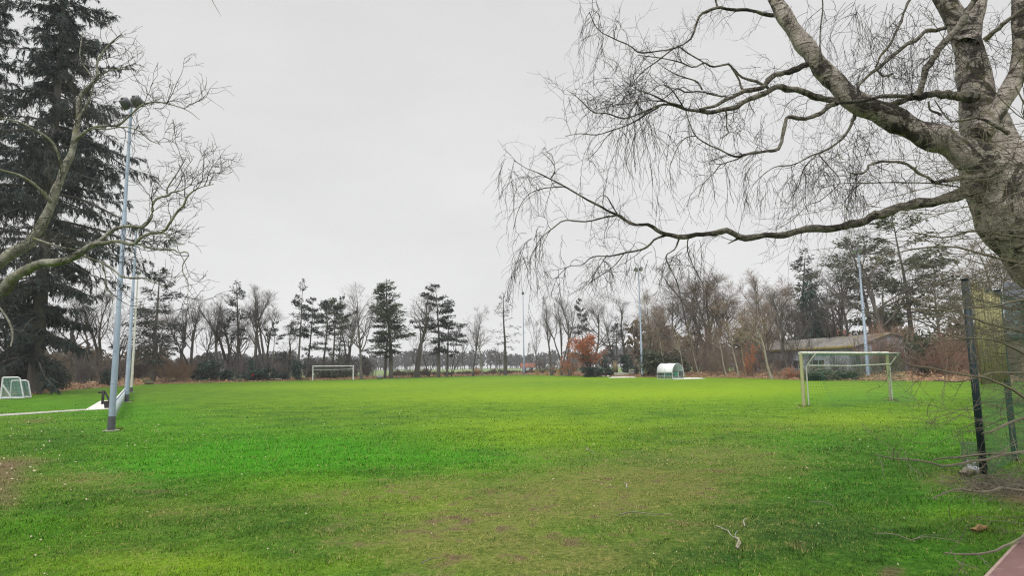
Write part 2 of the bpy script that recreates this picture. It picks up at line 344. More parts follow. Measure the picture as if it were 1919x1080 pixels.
def turf_colour(nt, fine=True):
    at = nt.nodes.new('ShaderNodeAttribute'); at.attribute_name = 'turf'
    sp = nt.nodes.new('ShaderNodeSeparateColor'); nt.links.new(at.outputs['Color'], sp.inputs[0])
    wear, lush, soil_contact = sp.outputs[0], sp.outputs[1], sp.outputs[2]; yell = ramp(nt, at.outputs['Alpha'], .5, 1.0); dark = ramp(nt, at.outputs['Alpha'], .5, .0)
    gp = nt.nodes.new('ShaderNodeNewGeometry').outputs['Position']
    n1 = noise(nt, .55, 6, .66, gp, .4); n2 = noise(nt, 3.5, 5, .65, gp); n3 = noise(nt, 14, 4, .7, gp)
    def amt(ch, k, n): return mth(nt, 'MULTIPLY', mth(nt, 'ADD', ch, mth(nt, 'MULTIPLY', mth(nt, 'SUBTRACT', n, .5), k)), 1.0, True)
    col = mixc(nt, ramp(nt, n1, .35, .65), (.042, .115, .009), (.095, .190, .010))
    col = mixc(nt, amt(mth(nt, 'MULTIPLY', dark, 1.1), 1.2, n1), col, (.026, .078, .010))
    col = mixc(nt, amt(yell, .9, n1), col, (.185, .290, .008))
    col = mixc(nt, amt(lush, 1.3, mth(nt, 'ADD', mth(nt, 'MULTIPLY', n1, .6), mth(nt, 'MULTIPLY', n2, .4))), col, (.045, .195, .004))
    n4 = noise(nt, 1.5, 5, .6, gp, .5)
    wn = mth(nt, 'ADD', mth(nt, 'MULTIPLY', n2, .35), mth(nt, 'ADD', mth(nt, 'MULTIPLY', n3, .3), mth(nt, 'MULTIPLY', n4, .35)))
    wm = mth(nt, 'MULTIPLY', mth(nt, 'ADD', mth(nt, 'MULTIPLY', wear, .72), mth(nt, 'MULTIPLY', mth(nt, 'SUBTRACT', wn, .5), 2.6)), 1.0, True)
    col = mixc(nt, mth(nt, 'MULTIPLY', wm, mth(nt, 'ADD', mth(nt, 'MULTIPLY', wear, .7), .28)), col, (.155, .155, .042))
    col = mixc(nt, mth(nt, 'MULTIPLY', ramp(nt, n2, .58, .72), mth(nt, 'ADD', mth(nt, 'MULTIPLY', wear, .6), .18)), col, (.24, .24, .045))
    col = mixc(nt, mth(nt, 'MULTIPLY', mth(nt, 'MULTIPLY', ramp(nt, mth(nt, 'ADD', mth(nt, 'MULTIPLY', n2, .5), mth(nt, 'MULTIPLY', n4, .5)), .53, .61), mth(nt, 'ADD', mth(nt, 'MULTIPLY', wear, 1.1), .06)), .95, ), col, (.100, .078, .040))
    lv = nt.nodes.new('ShaderNodeHueSaturation'); nt.links.new(col, lv.inputs['Color']); mv = nt.nodes.new('ShaderNodeMapRange'); mv.inputs[1].default_value = .33; mv.inputs[2].default_value = .67; mv.inputs[3].default_value = .72; mv.inputs[4].default_value = 1.25
    nt.links.new(mth(nt, 'ADD', mth(nt, 'MULTIPLY', n4, .5), mth(nt, 'MULTIPLY', n2, .5)), mv.inputs[0]); nt.links.new(mv.outputs[0], lv.inputs['Value']); col = lv.outputs[0]
    sn = mth(nt, 'ADD', mth(nt, 'MULTIPLY', n2, .4), mth(nt, 'ADD', mth(nt, 'MULTIPLY', n1, .35), mth(nt, 'MULTIPLY', n3, .25)))
    col = mixc(nt, ramp(nt, mth(nt, 'ADD', soil_contact, mth(nt, 'MULTIPLY', mth(nt, 'SUBTRACT', sn, .5), 1.8)), .10, .85), col, (.135, .092, .055))
    return col, n2, wear, n3
def ground_mats():
    m, nt, bs = newmat('turf')
    col, n2, wear, n3 = turf_colour(nt)
    dk = nt.nodes.new('ShaderNodeHueSaturation'); nt.links.new(col, dk.inputs['Color'])
    gp = nt.nodes.new('ShaderNodeNewGeometry').outputs['Position']
    nf = noise(nt, 38, 4, .7, gp)
    mr = nt.nodes.new('ShaderNodeMapRange'); mr.inputs[1].default_value = .3; mr.inputs[2].default_value = .7; mr.inputs[3].default_value = .35; mr.inputs[4].default_value = 1.6
    nt.links.new(mth(nt, 'ADD', mth(nt, 'MULTIPLY', nf, .5), mth(nt, 'MULTIPLY', n3, .5)), mr.inputs[0]); nt.links.new(mr.outputs[0], dk.inputs['Value'])
    nt.links.new(dk.outputs[0], bs.inputs['Base Color']); bs.inputs['Roughness'].default_value = .95; bs.inputs['Specular IOR Level'].default_value = .1
    bump(nt, bs, mth(nt, 'ADD', nf, mth(nt, 'MULTIPLY', n3, 1.5)), .55, .04)
    M['turf'] = m
    m, nt, bs = newmat('grass_blade')
    col, n2, wear, n3 = turf_colour(nt)
    gi = nt.nodes.new('ShaderNodeNewGeometry'); rnd = gi.outputs['Random Per Island']
    hv = nt.nodes.new('ShaderNodeHueSaturation'); nt.links.new(col, hv.inputs['Color'])
    mr = nt.nodes.new('ShaderNodeMapRange'); mr.inputs[3].default_value = .32; mr.inputs[4].default_value = 2.25; nt.links.new(rnd, mr.inputs[0]); nt.links.new(mr.outputs[0], hv.inputs['Value'])
    col = mixc(nt, ramp(nt, mth(nt, 'ADD', mth(nt, 'FRACT', mth(nt, 'MULTIPLY', rnd, 37.0)), mth(nt, 'MULTIPLY', wear, .26)), .92, .96), hv.outputs[0], (.40, .35, .13))
    nt.links.new(col, bs.inputs['Base Color']); bs.inputs['Roughness'].default_value = .6; bs.inputs['Specular IOR Level'].default_value = .2
    tr = nt.nodes.new('ShaderNodeBsdfTranslucent'); nt.links.new(col, tr.inputs['Color'])
    mx = nt.nodes.new('ShaderNodeMixShader'); mx.inputs[0].default_value = .3
    nt.links.new(bs.outputs[0], mx.inputs[1]); nt.links.new(tr.outputs[0], mx.inputs[2]); nt.links.new(mx.outputs[0], nt.nodes['Material Output'].inputs['Surface'])
    M['blade'] = m
    M['meadow'] = simple('meadow', (.10, .17, .05), (.16, .19, .07), .02, .95, bmp=.1)
    M['litter_floor'] = simple('litter_floor', (.23, .135, .08), (.12, .08, .05), .6, .95, bmp=.6, c=(.36, .25, .14), cscale=2.2, clo=.52, chi=.66)
ground_mats()

def grid(nu, nv, fn, mat, name, colfn=None):
    mb = MB(); uu, vv = np.meshgrid(np.arange(nu), np.arange(nv), indexing='ij')
    v = fn(uu, vv).reshape(-1, 3)
    i, j = np.meshgrid(np.arange(nu-1), np.arange(nv-1), indexing='ij'); a = (i*nv+j).ravel()
    mb.add(v, np.stack([a, a+nv, a+nv+1, a+1], -1), None, colfn(v[:, 0], v[:, 1]) if colfn else None)
    o = mb.build(name, mat); tag(o, kind='structure'); return o
# the wide ground under everything, out to the far meadow
def gfn(u, v):
    x = (u/39-.5)*1400.0; y = -60+v/59*760.0
    return np.stack([x, y, np.full_like(x, -.06)], -1)
grid(40, 60, gfn, M['meadow'], 'ground')
US = np.r_[np.linspace(-1500, -150, 40), np.linspace(-130, 2050, 210), np.linspace(2070, 3400, 30)]; NR = 170
def ffn(u, v):
    U = US[u]; D = bd(U)+.5*rough(U*.09, U*.05); d = .6*(D/.6)**(v/(NR-1.0))
    x = (U-959.5)/F*d
    return np.stack([x, d, near_z(x, d)], -1)
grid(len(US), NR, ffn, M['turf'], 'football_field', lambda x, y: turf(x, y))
def bfn(u, v):      # ground behind and right around the camera
    x = -30+u/29*60.0; y = -22+v/14*22.7
    return np.stack([x, y, np.full_like(x, -.012)], -1)
grid(30, 15, bfn, M['turf'], 'lawn', lambda x, y: np.stack([.5+0*x, .2+0*x, 0*x, .45+0*x], -1))
# leaf covered wood floor along the edge of the field
UB = np.linspace(-700, 2700, 260); NB = 26
def wid(u): return np.interp(u, [-700, 200, 330, 560, 700, 760, 1000, 1080, 1150, 1300, 1500, 2700], [40, 40, 40, 34, 26, 13, 12, 16, 30, 45, 60, 60])
def bank_h(u): return np.interp(u, [-700, 60, 200, 250, 340, 420, 700, 960, 1000, 1090, 1130, 1230, 1300, 1480, 1560, 1660, 1800, 2700], [.4, .5, .5, .9, .8, .4, .4, .45, .9, .9, .3, .4, .75, .8, .5, 1.0, 1.0, .8])
def bank_z(u, t): return .02+bank_h(u)*np.clip(t*wid(u)/4.5, 0, 1)*np.clip((1-t)*5, 0, 1)*(.55+.6*rough(u*.35, t*60))
def lfn(u, v):
    U = UB[u]; t = v/(NB-1.0); d = bd(U)-.6+t*wid(U)+.5*rough(U*.2, t*9)
    x = (U-959.5)/F*d
    return np.stack([x, d, np.maximum(bank_z(U, t), .012)-.05*(t > .98)], -1)
grid(260, NB, lfn, M['litter_floor'], 'woodland_floor')

# ------------------------------------------------------------------ grass blades (real geometry, as far out as they can be told apart)
def grass():
    rng = np.random.default_rng(3); mb = MB()
    for (d0, d1, n, L, W) in ((4.6, 8, 110000, .034, .0042), (8, 13, 170000, .038, .006), (13, 21, 130000, .045, .010), (21, 44, 110000, .05, .018)):
        d = np.sqrt(rng.uniform(d0*d0, d1*d1, n)); u = rng.uniform(-60, 1980, n)
        x = (u-959.5)/F*d
        k = rough(x, d, 5.0)*.5+rough(x, d, 1.7)*.5
        tf = turf(x, d); keep = (tf[:, 2] < .62+.32*rng.normal(size=n)+.3*rough(x, d, 2.5)) & (k > -1.1+rng.uniform(-.5, .9, n))
        keep &= (rng.random(n) > tf[:, 0]*.35) & (rng.random(n) > (d-15)/27)
        x, d, tf = x[keep], d[keep], tf[keep]; m = len(x)
        a = rng.uniform(0, 6.28, m); ln = L*rng.uniform(.4, 1.35, m)*(1-.35*tf[:, 0]); ln *= np.clip(.95+.55*rough(x, d, 4.0)+.3*rough(x, d, 9.0), .35, 1.9); lean = rng.uniform(.2, 1.25, m)
        b = np.stack([x, d, near_z(x, d)-.004], -1); s = np.stack([np.cos(a), np.sin(a), 0*a], -1)*(W*rng.uniform(.6, 1.4, m))[:, None]
        al = a+1.57+rng.normal(0, .4, m); tip = b+np.stack([np.cos(al)*ln*np.sin(lean), np.sin(al)*ln*np.sin(lean), ln*np.cos(lean)], -1)
        v = np.stack([b-s, b+s, tip], 1).reshape(-1, 3)
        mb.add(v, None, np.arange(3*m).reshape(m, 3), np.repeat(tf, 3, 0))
    # longer untrimmed tufts at posts, masts and fence foot, coloured darker as contact shade
    for c, R, n in [(GP(215, 806), .34, 420), ((13.4, 29.9), .3, 320), ((19.6, 33.5), .3, 320), (GP(1845, 897), .35, 420), (GP(1903, 864), .35, 360), (GP(1825, 887), .3, 260), (GP(240, 753), .5, 300), (GP(1838, 998), .25, 160), (GP(1381, 1036), .3, 90)]:
        a = rng.uniform(0, 6.28, n); q = R*rng.random(n)**.7; x = c[0]+q*np.cos(a); d = c[1]+q*np.sin(a); k = c[1]/10
        ln = rng.uniform(.05, .15, n)*(1-.4*q/R); b = np.stack([x, d, near_z(x, d)-.005], -1); a2 = rng.uniform(0, 6.28, n); W = (.004*max(1, k*.8))
        s = np.stack([np.cos(a2), np.sin(a2), 0*a2], -1)*W; le = rng.uniform(.1, .9, n); tip = b+np.stack([-np.sin(a2)*ln*np.sin(le), np.cos(a2)*ln*np.sin(le), ln*np.cos(le)], -1)
        mb.add(np.stack([b-s, b+s, tip], 1).reshape(-1, 3), None, np.arange(3*n).reshape(n, 3), np.tile([.35, .0, .0, .3], (3*n, 1)))
    o = mb.build('grass', M['blade'], smooth=False); tag(o, 'short patchy grass covering the near part of the field', 'grass', kind='stuff')
grass()

# ------------------------------------------------------------------ loose leaves
def leaves():
    rng = np.random.default_rng(8); mb = MB()
    # brown leaves on the wood floor
    n = 34000; u = rng.uniform(-150, 2050, n); t = rng.beta(1.0, 2.2, n); d = bd(u)-.9+t*np.minimum(wid(u), 22); x = (u-959.5)/F*d
    z = np.maximum(bank_z(u, np.clip((d-bd(u)+.6)/wid(u), 0, 1)), .01)+.015
    s = rng.uniform(.06, .15, n)
    dd = np.stack([rng.normal(size=n), rng.normal(size=n), rng.uniform(.0, 1.0, n)], -1)
    mb.sprays(np.stack([x, d, z], -1), dd, s*2, s*.6, rng)
    tag(mb.build('fallen_leaves', M['fallen_leaf'], smooth=False), 'brown fallen leaves lying along the far edge of the field', 'leaves', kind='stuff')
    mb = MB()
    n = 520; d = rng.uniform(5.5, 34, n)**1.0; u = rng.uniform(-40, 1960, n); x = (u-959.5)/F*d
    s = rng.uniform(.008, .02, n)*(.6+d/26)
    dd = np.stack([rng.normal(size=n), rng.normal(size=n), rng.uniform(.05, .4, n)], -1)
    mb.sprays(np.stack([x, d, near_z(x, d)+.03], -1), dd, s*2.0, s*.7, rng)
    n = 60; u = rng.normal(20, 60, n); q = rng.normal(885, 28, n); g = np.array([GP(a, b) for a, b in zip(u, q)]); s = rng.uniform(.012, .035, n); g[:, 2] = .03
    mb.sprays(g, np.stack([rng.normal(size=n), rng.normal(size=n), rng.uniform(.05, .5, n)], -1), s*2.2, s*.7, rng)
    n = 110; d = rng.uniform(15, 32, n); u = rng.uniform(-40, 330, n); x = (u-959.5)/F*d; s = rng.uniform(.015, .035, n)
    mb.sprays(np.stack([x, d, near_z(x, d)+.03], -1), np.stack([rng.normal(size=n), rng.normal(size=n), rng.uniform(.05, .4, n)], -1), s*2.0, s*.7, rng)
    tag(mb.build('scattered_leaves', M['pale_leaf'], smooth=False), 'small pale dry leaves scattered over the grass', 'leaves', kind='stuff')
leaves()
# ------------------------------------------------------------------ tree growing
def unit(v): return v/(np.linalg.norm(v, axis=-1, keepdims=True)+1e-9)
def grow(rng, st, di, ln, K, wob, up):
    """polylines (N,K,3) from st along di; wob random bend per step, up pull towards +z (negative droops)"""
    Nn = len(st); p = np.zeros((Nn, K, 3)); p[:, 0] = st; d = unit(di); step = (np.asarray(ln)/(K-1))[:, None]
    up = np.broadcast_to(np.asarray(up, float), (Nn,))[:, None]
    for k in range(1, K):
        d = unit(d+rng.normal(0, wob, (Nn, 3))+up*np.array([0, 0, 1.0])); p[:, k] = p[:, k-1]+d*step
    return p
def taper(r0, r1, K): 
    t = np.linspace(0, 1, K)[None, :]; return np.asarray(r0)[:, None]*(1-t)+np.asarray(r1)[:, None]*t
def spawn(rng, p, R, n, t0, t1, amin, amax):
    """n children per parent: start points, directions, parent index, position along it, parent radius there"""
    Nn, K, _ = p.shape; idx = np.repeat(np.arange(Nn), n); t = rng.uniform(t0, t1, Nn*n)
    f = t*(K-1); k = np.minimum(f.astype(int), K-2); fr = (f-k)[:, None]
    a, b = p[idx, k], p[idx, k+1]; st = a*(1-fr)+b*fr; tan = unit(b-a)
    pe = unit(np.cross(tan, rng.normal(size=(len(idx), 3)))); ang = rng.uniform(amin, amax, len(idx))[:, None]
    return st, tan*np.cos(ang)+pe*np.sin(ang), idx, t, R[idx, k]*(1-fr[:, 0])+R[idx, k+1]*fr[:, 0]

def bare_tree(seed, H, spread=.34, first=.32, limbs=16, lean=0.0, fork=0, up=.10, dens=1.0, tw=.0085, ang=(.45, .95), rt=None, wob=.13):
    """trunk+limbs mesh builder and twig mesh builder of one leafless tree standing at the origin"""
    rng = np.random.default_rng(seed); A, B = MB(), MB(); K = 14
    rt = rt or H*.0155
    st = [[0, 0, -.1]]; dr = [[lean, rng.normal(0, .04), 1]]; L = [H*.93]; R0 = [rt]
    for i in range(fork):
        a = rng.uniform(0, 6.28); st.append([.1*math.cos(a), .1*math.sin(a), H*rng.uniform(.0, .25)]); dr.append([.3*math.cos(a)+lean, .3*math.sin(a), 1]); L.append(H*rng.uniform(.6, .8)); R0.append(rt*.75)
    p0 = grow(rng, np.array(st, float), np.array(dr, float), np.array(L), K, .05, .03); r0 = taper(np.array(R0), np.array(R0)*.10, K); r0[:, 0] *= 1.35
    A.tubes(p0, r0, 8)
    n = int(limbs/(1+.45*fork))
    s, d, i, t, rp = spawn(rng, p0, r0, n, first, .97, *ang)
    d[:, 2] = np.abs(d[:, 2])*.8+.15
    ln = H*spread*(1.2-.75*((t-first)/(1-first)))*rng.uniform(.65, 1.25, len(s)); rr = np.minimum(rp*.68, ln*.024)
    p1 = grow(rng, s, d, ln, 10, wob*.8, up); r1 = taper(rr, rr*.22, 10); A.tubes(p1, r1, 5)
    s, d, i, t, rp = spawn(rng, p1, r1, int(round(5*dens)), .2, .97, .4, .9)
    ln2 = ln[i]*(.66-.34*t)*rng.uniform(.6, 1.35, len(s)); rr = np.maximum(np.minimum(rp*.62, .018*ln2+.006), tw*1.3)
    p2 = grow(rng, s, d, ln2, 7, wob, up*.8); r2 = taper(rr, rr*.4, 7); B.tubes(p2, r2, 4)
    s, d, i, t, rp = spawn(rng, p2, r2, int(round(5*dens)), .2, 1.0, .35, .9)
    ln3 = ln2[i]*.55*rng.uniform(.6, 1.3, len(s))+.2; rr = np.maximum(np.minimum(rp*.6, .011*ln3), tw)
    p3 = grow(rng, s, d, ln3, 5, wob, up*.7); r3 = taper(rr, np.full(len(rr), tw*.75), 5); B.tubes(p3, r3, 3)
    s, d, i, t, rp = spawn(rng, p3, r3, int(round(3*dens)), .25, 1.0, .35, .9)
    ln4 = rng.uniform(.35, .95, len(s))*H/16; p4 = grow(rng, s, d, ln4, 4, wob*.9, up*.6); B.tubes(p4, taper(np.full(len(s), tw*.8), np.full(len(s), tw*.5), 4), 3)
    return A, B

def conifer(seed, H, kind):
    rng = np.random.default_rng(seed); A, B = MB(), MB()
    K = 12; p0 = grow(rng, np.array([[0, 0, -.1]]), np.array([[rng.normal(0, .02), 0, 1.0]]), np.array([H]), K, .018, .02)
    rt = H*.014; r0 = taper(np.array([rt]), np.array([rt*.08]), K); A.tubes(p0, r0, 8)
    def at(z): 
        t = np.clip(z/H, 0, 1)*(K-1); k = np.minimum(t.astype(int), K-2); f = (t-k)[:, None]; return p0[0][k]*(1-f)+p0[0][k+1]*f
    prm = {  # n branches, crown base, reach, shape power, tilt, droop, sprays per branch, spray length, width, whorls
        'fir':    (66, .20, .24, .60, .22, -.05, 85, .55, .075, 15),
        'dense':  (80, .20, .17, .55, .35, -.03, 80, .55, .085, 20),
        'pads':   (40, .30, .27, .55, .14, -.03, 150, .55, .09, 9),
        'pine':   (15, .62, .30, .30, .22, .02, 200, .52, .10, 5),
        'thin':   (44, .42, .17, .75, .18, -.05, 62, .50, .08, 12),
        'sparse': (40, .35, .17, .70, .10, -.03, 22, .50, .07, 11),
        'wide':   (58, .30, .27, .45, .22, -.04, 105, .58, .085, 11)}[kind]
    nb, cb, reach, pw, tilt, droop, ns, sl, sw, wh = prm
    f = rng.random(nb)**.9; f = np.clip((np.round(f*wh)+rng.normal(0, .16, nb))/wh, .0, .985); z = H*(cb+(1-cb)*f)
    ln = H*reach*np.clip((1-f)**pw*(1 if kind != 'pine' else .7+.6*rng.random(nb)), .06, 1)*np.where(rng.random(nb) < .28, .45, 1)*rng.uniform(.6, 1.18, nb)*np.clip(.5+f*2.5, 0, 1)
    a = rng.uniform(0, 6.28, nb)
    if kind in ('pads', 'pine', 'thin'): a = np.round(a/1.05)*1.05+rng.normal(0, .25, nb)
    di = np.stack([np.cos(a), np.sin(a), tilt+.7*f*f+rng.normal(0, .12, nb)], -1)
    p = grow(rng, at(z), di, ln, 6, .07, droop); rr = np.minimum(.035, ln*.013)+.012
    A.tubes(p, taper(rr, rr*.3, 6), 4)
    idx = np.repeat(np.arange(nb), ns); keep = rng.random(len(idx)) < np.clip(ln[idx]/(H*reach)*1.5, .2, 1); idx = idx[keep]
    t = rng.beta(1.5, 1.0, len(idx)) if kind != 'pine' else rng.beta(2.6, 1.0, len(idx)); t = .12+.9*t
    q = np.minimum(t, .999)*5; k = q.astype(int); fr = (q-k)[:, None]; base = p[idx, k]*(1-fr)+p[idx, k+1]*fr; tan = unit(p[idx, k+1]-p[idx, k])
    side = unit(np.cross(tan, [0, 0, 1.0])); lat = rng.normal(0, .30, len(idx))*(.35+.65*t)*np.minimum(ln[idx], 3.0)*.55
    vert = rng.normal(0, .2 if kind in ('pads', 'pine') else .24, len(idx))
    if kind == 'pine': vert = np.abs(rng.normal(0, .35, len(idx)))
    c = base+side*lat[:, None]+np.array([0, 0, 1.0])*vert[:, None]
    d = tan*rng.uniform(.2, 1, len(idx))[:, None]+side*(np.sign(lat)*rng.uniform(.1, 1, len(idx)))[:, None]+rng.normal(0, .3, (len(idx), 3))
    d[:, 2] += {'fir': -.45, 'wide': -.35, 'dense': .05, 'pine': .45, 'pads': -.3, 'thin': -.3}.get(kind, -.15)
    B.sprays(c, d, sl*rng.uniform(.5, 1.2, len(idx))*H/20, sw*rng.uniform(.6, 1.3, len(idx))*H/20, rng)
    return A, B

def leafy_shrub(seed, n=900, leaf=.20, flat=1.0, clumps=14):
    """evergreen shrub of unit radius about 1 and height about 2*flat"""
    rng = np.random.default_rng(seed); A, B = MB(), MB()
    st = np.zeros((9, 3)); di = np.stack([rng.normal(0, .35, 9), rng.normal(0, .35, 9), np.ones(9)], -1)
    p = grow(rng, st, di, np.full(9, 1.6*flat), 6, .12, .05); A.tubes(p, taper(np.full(9, .035), np.full(9, .01), 6), 4)
    cc = np.stack([rng.normal(0, .42, clumps), rng.normal(0, .42, clumps), rng.uniform(.2, 1.75, clumps)*flat], -1)
    cc[:, :2] *= (1.15-.45*np.clip(cc[:, 2:3]/(2*flat), 0, 1)); cr_ = rng.uniform(.25, .5, clumps)
    i = rng.integers(0, clumps, n); dirs = unit(rng.normal(size=(n, 3))); c = cc[i]+dirs*(cr_[i]*rng.random(n)**.45)[:, None]; c[:, 2] = np.abs(c[:, 2])
    d = dirs+rng.normal(0, .8, (n, 3)); d[:, 2] -= .1
    B.sprays(c, d, leaf*rng.uniform(.6, 1.3, n), leaf*.33*rng.uniform(.6, 1.3, n), rng)
    return A, B

def scrub(seed, H=3.0, stems=22, spread=.45, dens=1.0, tw=.008):
    rng = np.random.default_rng(seed); A, B = MB(), MB()
    st = np.stack([rng.normal(0, .45, stems), rng.normal(0, .45, stems), np.full(stems, -.05)], -1); di = np.stack([rng.normal(0, spread, stems), rng.normal(0, spread, stems), np.ones(stems)], -1)
    L = H*rng.uniform(.55, 1.05, stems); p = grow(rng, st, di, L, 8, .09, .02); r = taper(rng.uniform(.012, .03, stems), np.full(stems, .007), 8); A.tubes(p, r, 4)
    s, d, i, t, rp = spawn(rng, p, r, int(9*dens), .15, 1, .3, .9); ln = H*.30*rng.uniform(.5, 1.2, len(s)); p2 = grow(rng, s, d, ln, 5, .14, .06); r2 = taper(np.full(len(s), tw*1.3), np.full(len(s), tw*.7), 5); B.tubes(p2, r2, 3)
    s, d, i, t, rp = spawn(rng, p2, r2, int(4*dens), .2, 1, .3, 1.0); ln = H*.14*rng.uniform(.5, 1.2, len(s)); p3 = grow(rng, s, d, ln, 4, .15, .05); B.tubes(p3, taper(np.full(len(s), tw*.9), np.full(len(s), tw*.6), 4), 3)
    return A, B

# one set of meshes per kind of tree; every tree of the wood takes one of them
LIB = {}
def lib(kind, make, H, tm, cm, n):
    LIB[kind] = []
    for k in range(n):
        A, B = make(k); a = A.mesh(kind+'_trunk', tm); b = B.mesh(kind+'_crown', cm, False)
        v = np.concatenate(B.v); hw = np.percentile(np.abs(v[:, 0]), 96); LIB[kind].append((a, b, max(v[:, 2].max(), .1), hw))
lib('oak', lambda k: bare_tree(100+k, 16, .31, .28, 18, up=.05), 16, M['bark'], M['twig'], 3)
lib('slim', lambda k: bare_tree(200+k, 18, .17, .38, 16, ang=(.3, .7), up=.15, dens=.9), 18, M['bark'], M['twig'], 4)
lib('forked', lambda k: bare_tree(300+k, 15, .22, .34, 20, fork=2, ang=(.3, .7), up=.14, dens=.9), 15, M['bark'], M['twig'], 4)
lib('sapling', lambda k: bare_tree(400+k, 8, .26, .30, 10, fork=1, dens=.8, rt=.085), 8, M['bark'], M['twig'], 3)
lib('brown', lambda k: bare_tree(500+k, 14, .27, .22, 24, fork=k % 3, dens=1.1, up=.05, ang=(.4, .95), tw=.010), 14, M['bark_mossy'], M['twig_brown'], 4)
lib('pale', lambda k: bare_tree(600+k, 10, .18, .45, 9, dens=.8, rt=.09, ang=(.3, .7)), 10, M['bark_pale'], M['twig_tan'], 3)
for kd, n, cm in (('fir', 2, 'needle'), ('dense', 1, 'needle_green'), ('pads', 2, 'needle'), ('pine', 2, 'needle'), ('thin', 2, 'needle'), ('sparse', 1, 'needle'), ('wide', 2, 'needle_green')):
    lib(kd, lambda k, kd=kd: conifer(700+k*7+len(kd), 20, kd), 20, M['bark'], M[cm], n)
lib('holly', lambda k: leafy_shrub(800+k, 1500, .17), 2, M['bark'], M['holly'], 3)
lib('laurel', lambda k: leafy_shrub(830+k, 1500, .17), 2, M['bark'], M['laurel'], 2)
lib('bramble', lambda k: leafy_shrub(850+k, 1100, .15, .5), 1, M['bark'], M['bramble'], 3)
lib('scrub', lambda k: scrub(900+k), 3, M['twig_brown'], M['twig_brown'], 4)
lib('scrub_red', lambda k: scrub(970+k), 3, M['twig_red'], M['twig_red'], 3)
lib('scrub_tan', lambda k: scrub(930+k, 3, 26, .5, 1.2), 3, M['twig_tan'], M['dead_leaf_twig'], 2)
lib('scrub_grey', lambda k: scrub(950+k, 3, 24, .4), 3, M['twig'], M['twig'], 2)
NAME = {'oak': ('bare_tree', 'tree'), 'slim': ('bare_tree', 'tree'), 'forked': ('bare_tree', 'tree'), 'sapling': ('sapling', 'tree'), 'brown': ('bare_tree', 'tree'), 'pale': ('birch_sapling', 'tree'),
        'fir': ('spruce_tree', 'conifer'), 'dense': ('fir_tree', 'conifer'), 'pads': ('spruce_tree', 'conifer'), 'pine': ('pine_tree', 'conifer'), 'thin': ('spruce_tree', 'conifer'), 'sparse': ('larch_tree', 'conifer'), 'wide': ('pine_tree', 'conifer'),
        'holly': ('holly_bush', 'bush'), 'laurel': ('evergreen_bush', 'bush'), 'bramble': ('bramble_bush', 'bush'), 'scrub': ('scrub_bush', 'bush'), 'scrub_red': ('scrub_bush', 'bush'), 'scrub_tan': ('scrub_bush', 'bush'), 'scrub_grey': ('scrub_bush', 'bush')}
_cnt = {}
def put(kind, px, d, ytop, hw, label, group=None, lean=0.0, var=None, z=None, crown=None):
    """a tree or bush d metres ahead at pixel column px, reaching up to pixel row ytop, crown half as wide as hw pixels"""
    k = _cnt.get(kind, 0); _cnt[kind] = k+1
    a, b, H, w = LIB[kind][(k if var is None else var) % len(LIB[kind])]
    g = G(px, d)
    if z is None: z = max(0.0, float(bank_z(np.array([px]), np.array([min(1, max(0, (d-bd(px))/wid(px)))]))[0]))-.03
    top = P(px, ytop, d)[2]-z; sz = top/H; sx_ = hw*d/F/w
    nm, cat = NAME[kind]
    o = empty(nm, (g[0], d, z), label, cat, group, rotz=(k*2.1+px*.37) % 6.28, scale=(sx_, sx_, sz))
    if lean: o.rotation_euler = (0, math.atan(lean), 0); 
    tk = link('trunk' if cat != 'bush' else 'stems', a, o); cw = link('crown' if cat != 'bush' else 'foliage', b, o)
    return o

# ------------------------------------------------------------------ traced limbs of the two trees by the camera
def catmull(p, n):
    p = np.asarray(p, float); q = np.vstack([2*p[0]-p[1], p, 2*p[-1]-p[-2]]); out = []
    seg = np.linalg.norm(p[1:, :3]-p[:-1, :3], axis=1); cum = np.r_[0, np.cumsum(seg)]; s = np.linspace(0, cum[-1], n)
    for x in s:
        i = min(max(np.searchsorted(cum, x)-1, 0), len(p)-2); t = (x-cum[i])/(seg[i]+1e-9)
        a, b, c, e = q[i], q[i+1], q[i+2], q[i+3]
        out.append(.5*((2*b)+(-a+c)*t+(2*a-5*b+4*c-e)*t*t+(-a+3*b-3*c+e)*t**3))
    return np.array(out)
def limb(pts, d0, d1):
    """pixel polyline (x, y, width px) between depths d0..d1 -> points and radii in metres"""
    pts = np.array([q if len(q) == 3 else (*q, np.nan) for q in pts], float)
    w = pts[:, 2]; ok = ~np.isnan(w); w = np.interp(np.arange(len(w)), np.flatnonzero(ok), w[ok])
    s = np.r_[0, np.cumsum(np.hypot(np.diff(pts[:, 0]), np.diff(pts[:, 1])))]; s /= s[-1]
    d = d0+(d1-d0)*s
    return np.array([[*P(x, y, dd), ww*.5*dd/F] for (x, y), ww, dd in zip(pts[:, :2], w, d)])
def resample(L, n): c = catmull(L, n); c[:, 3] = np.maximum(c[:, 3], .0012); return c
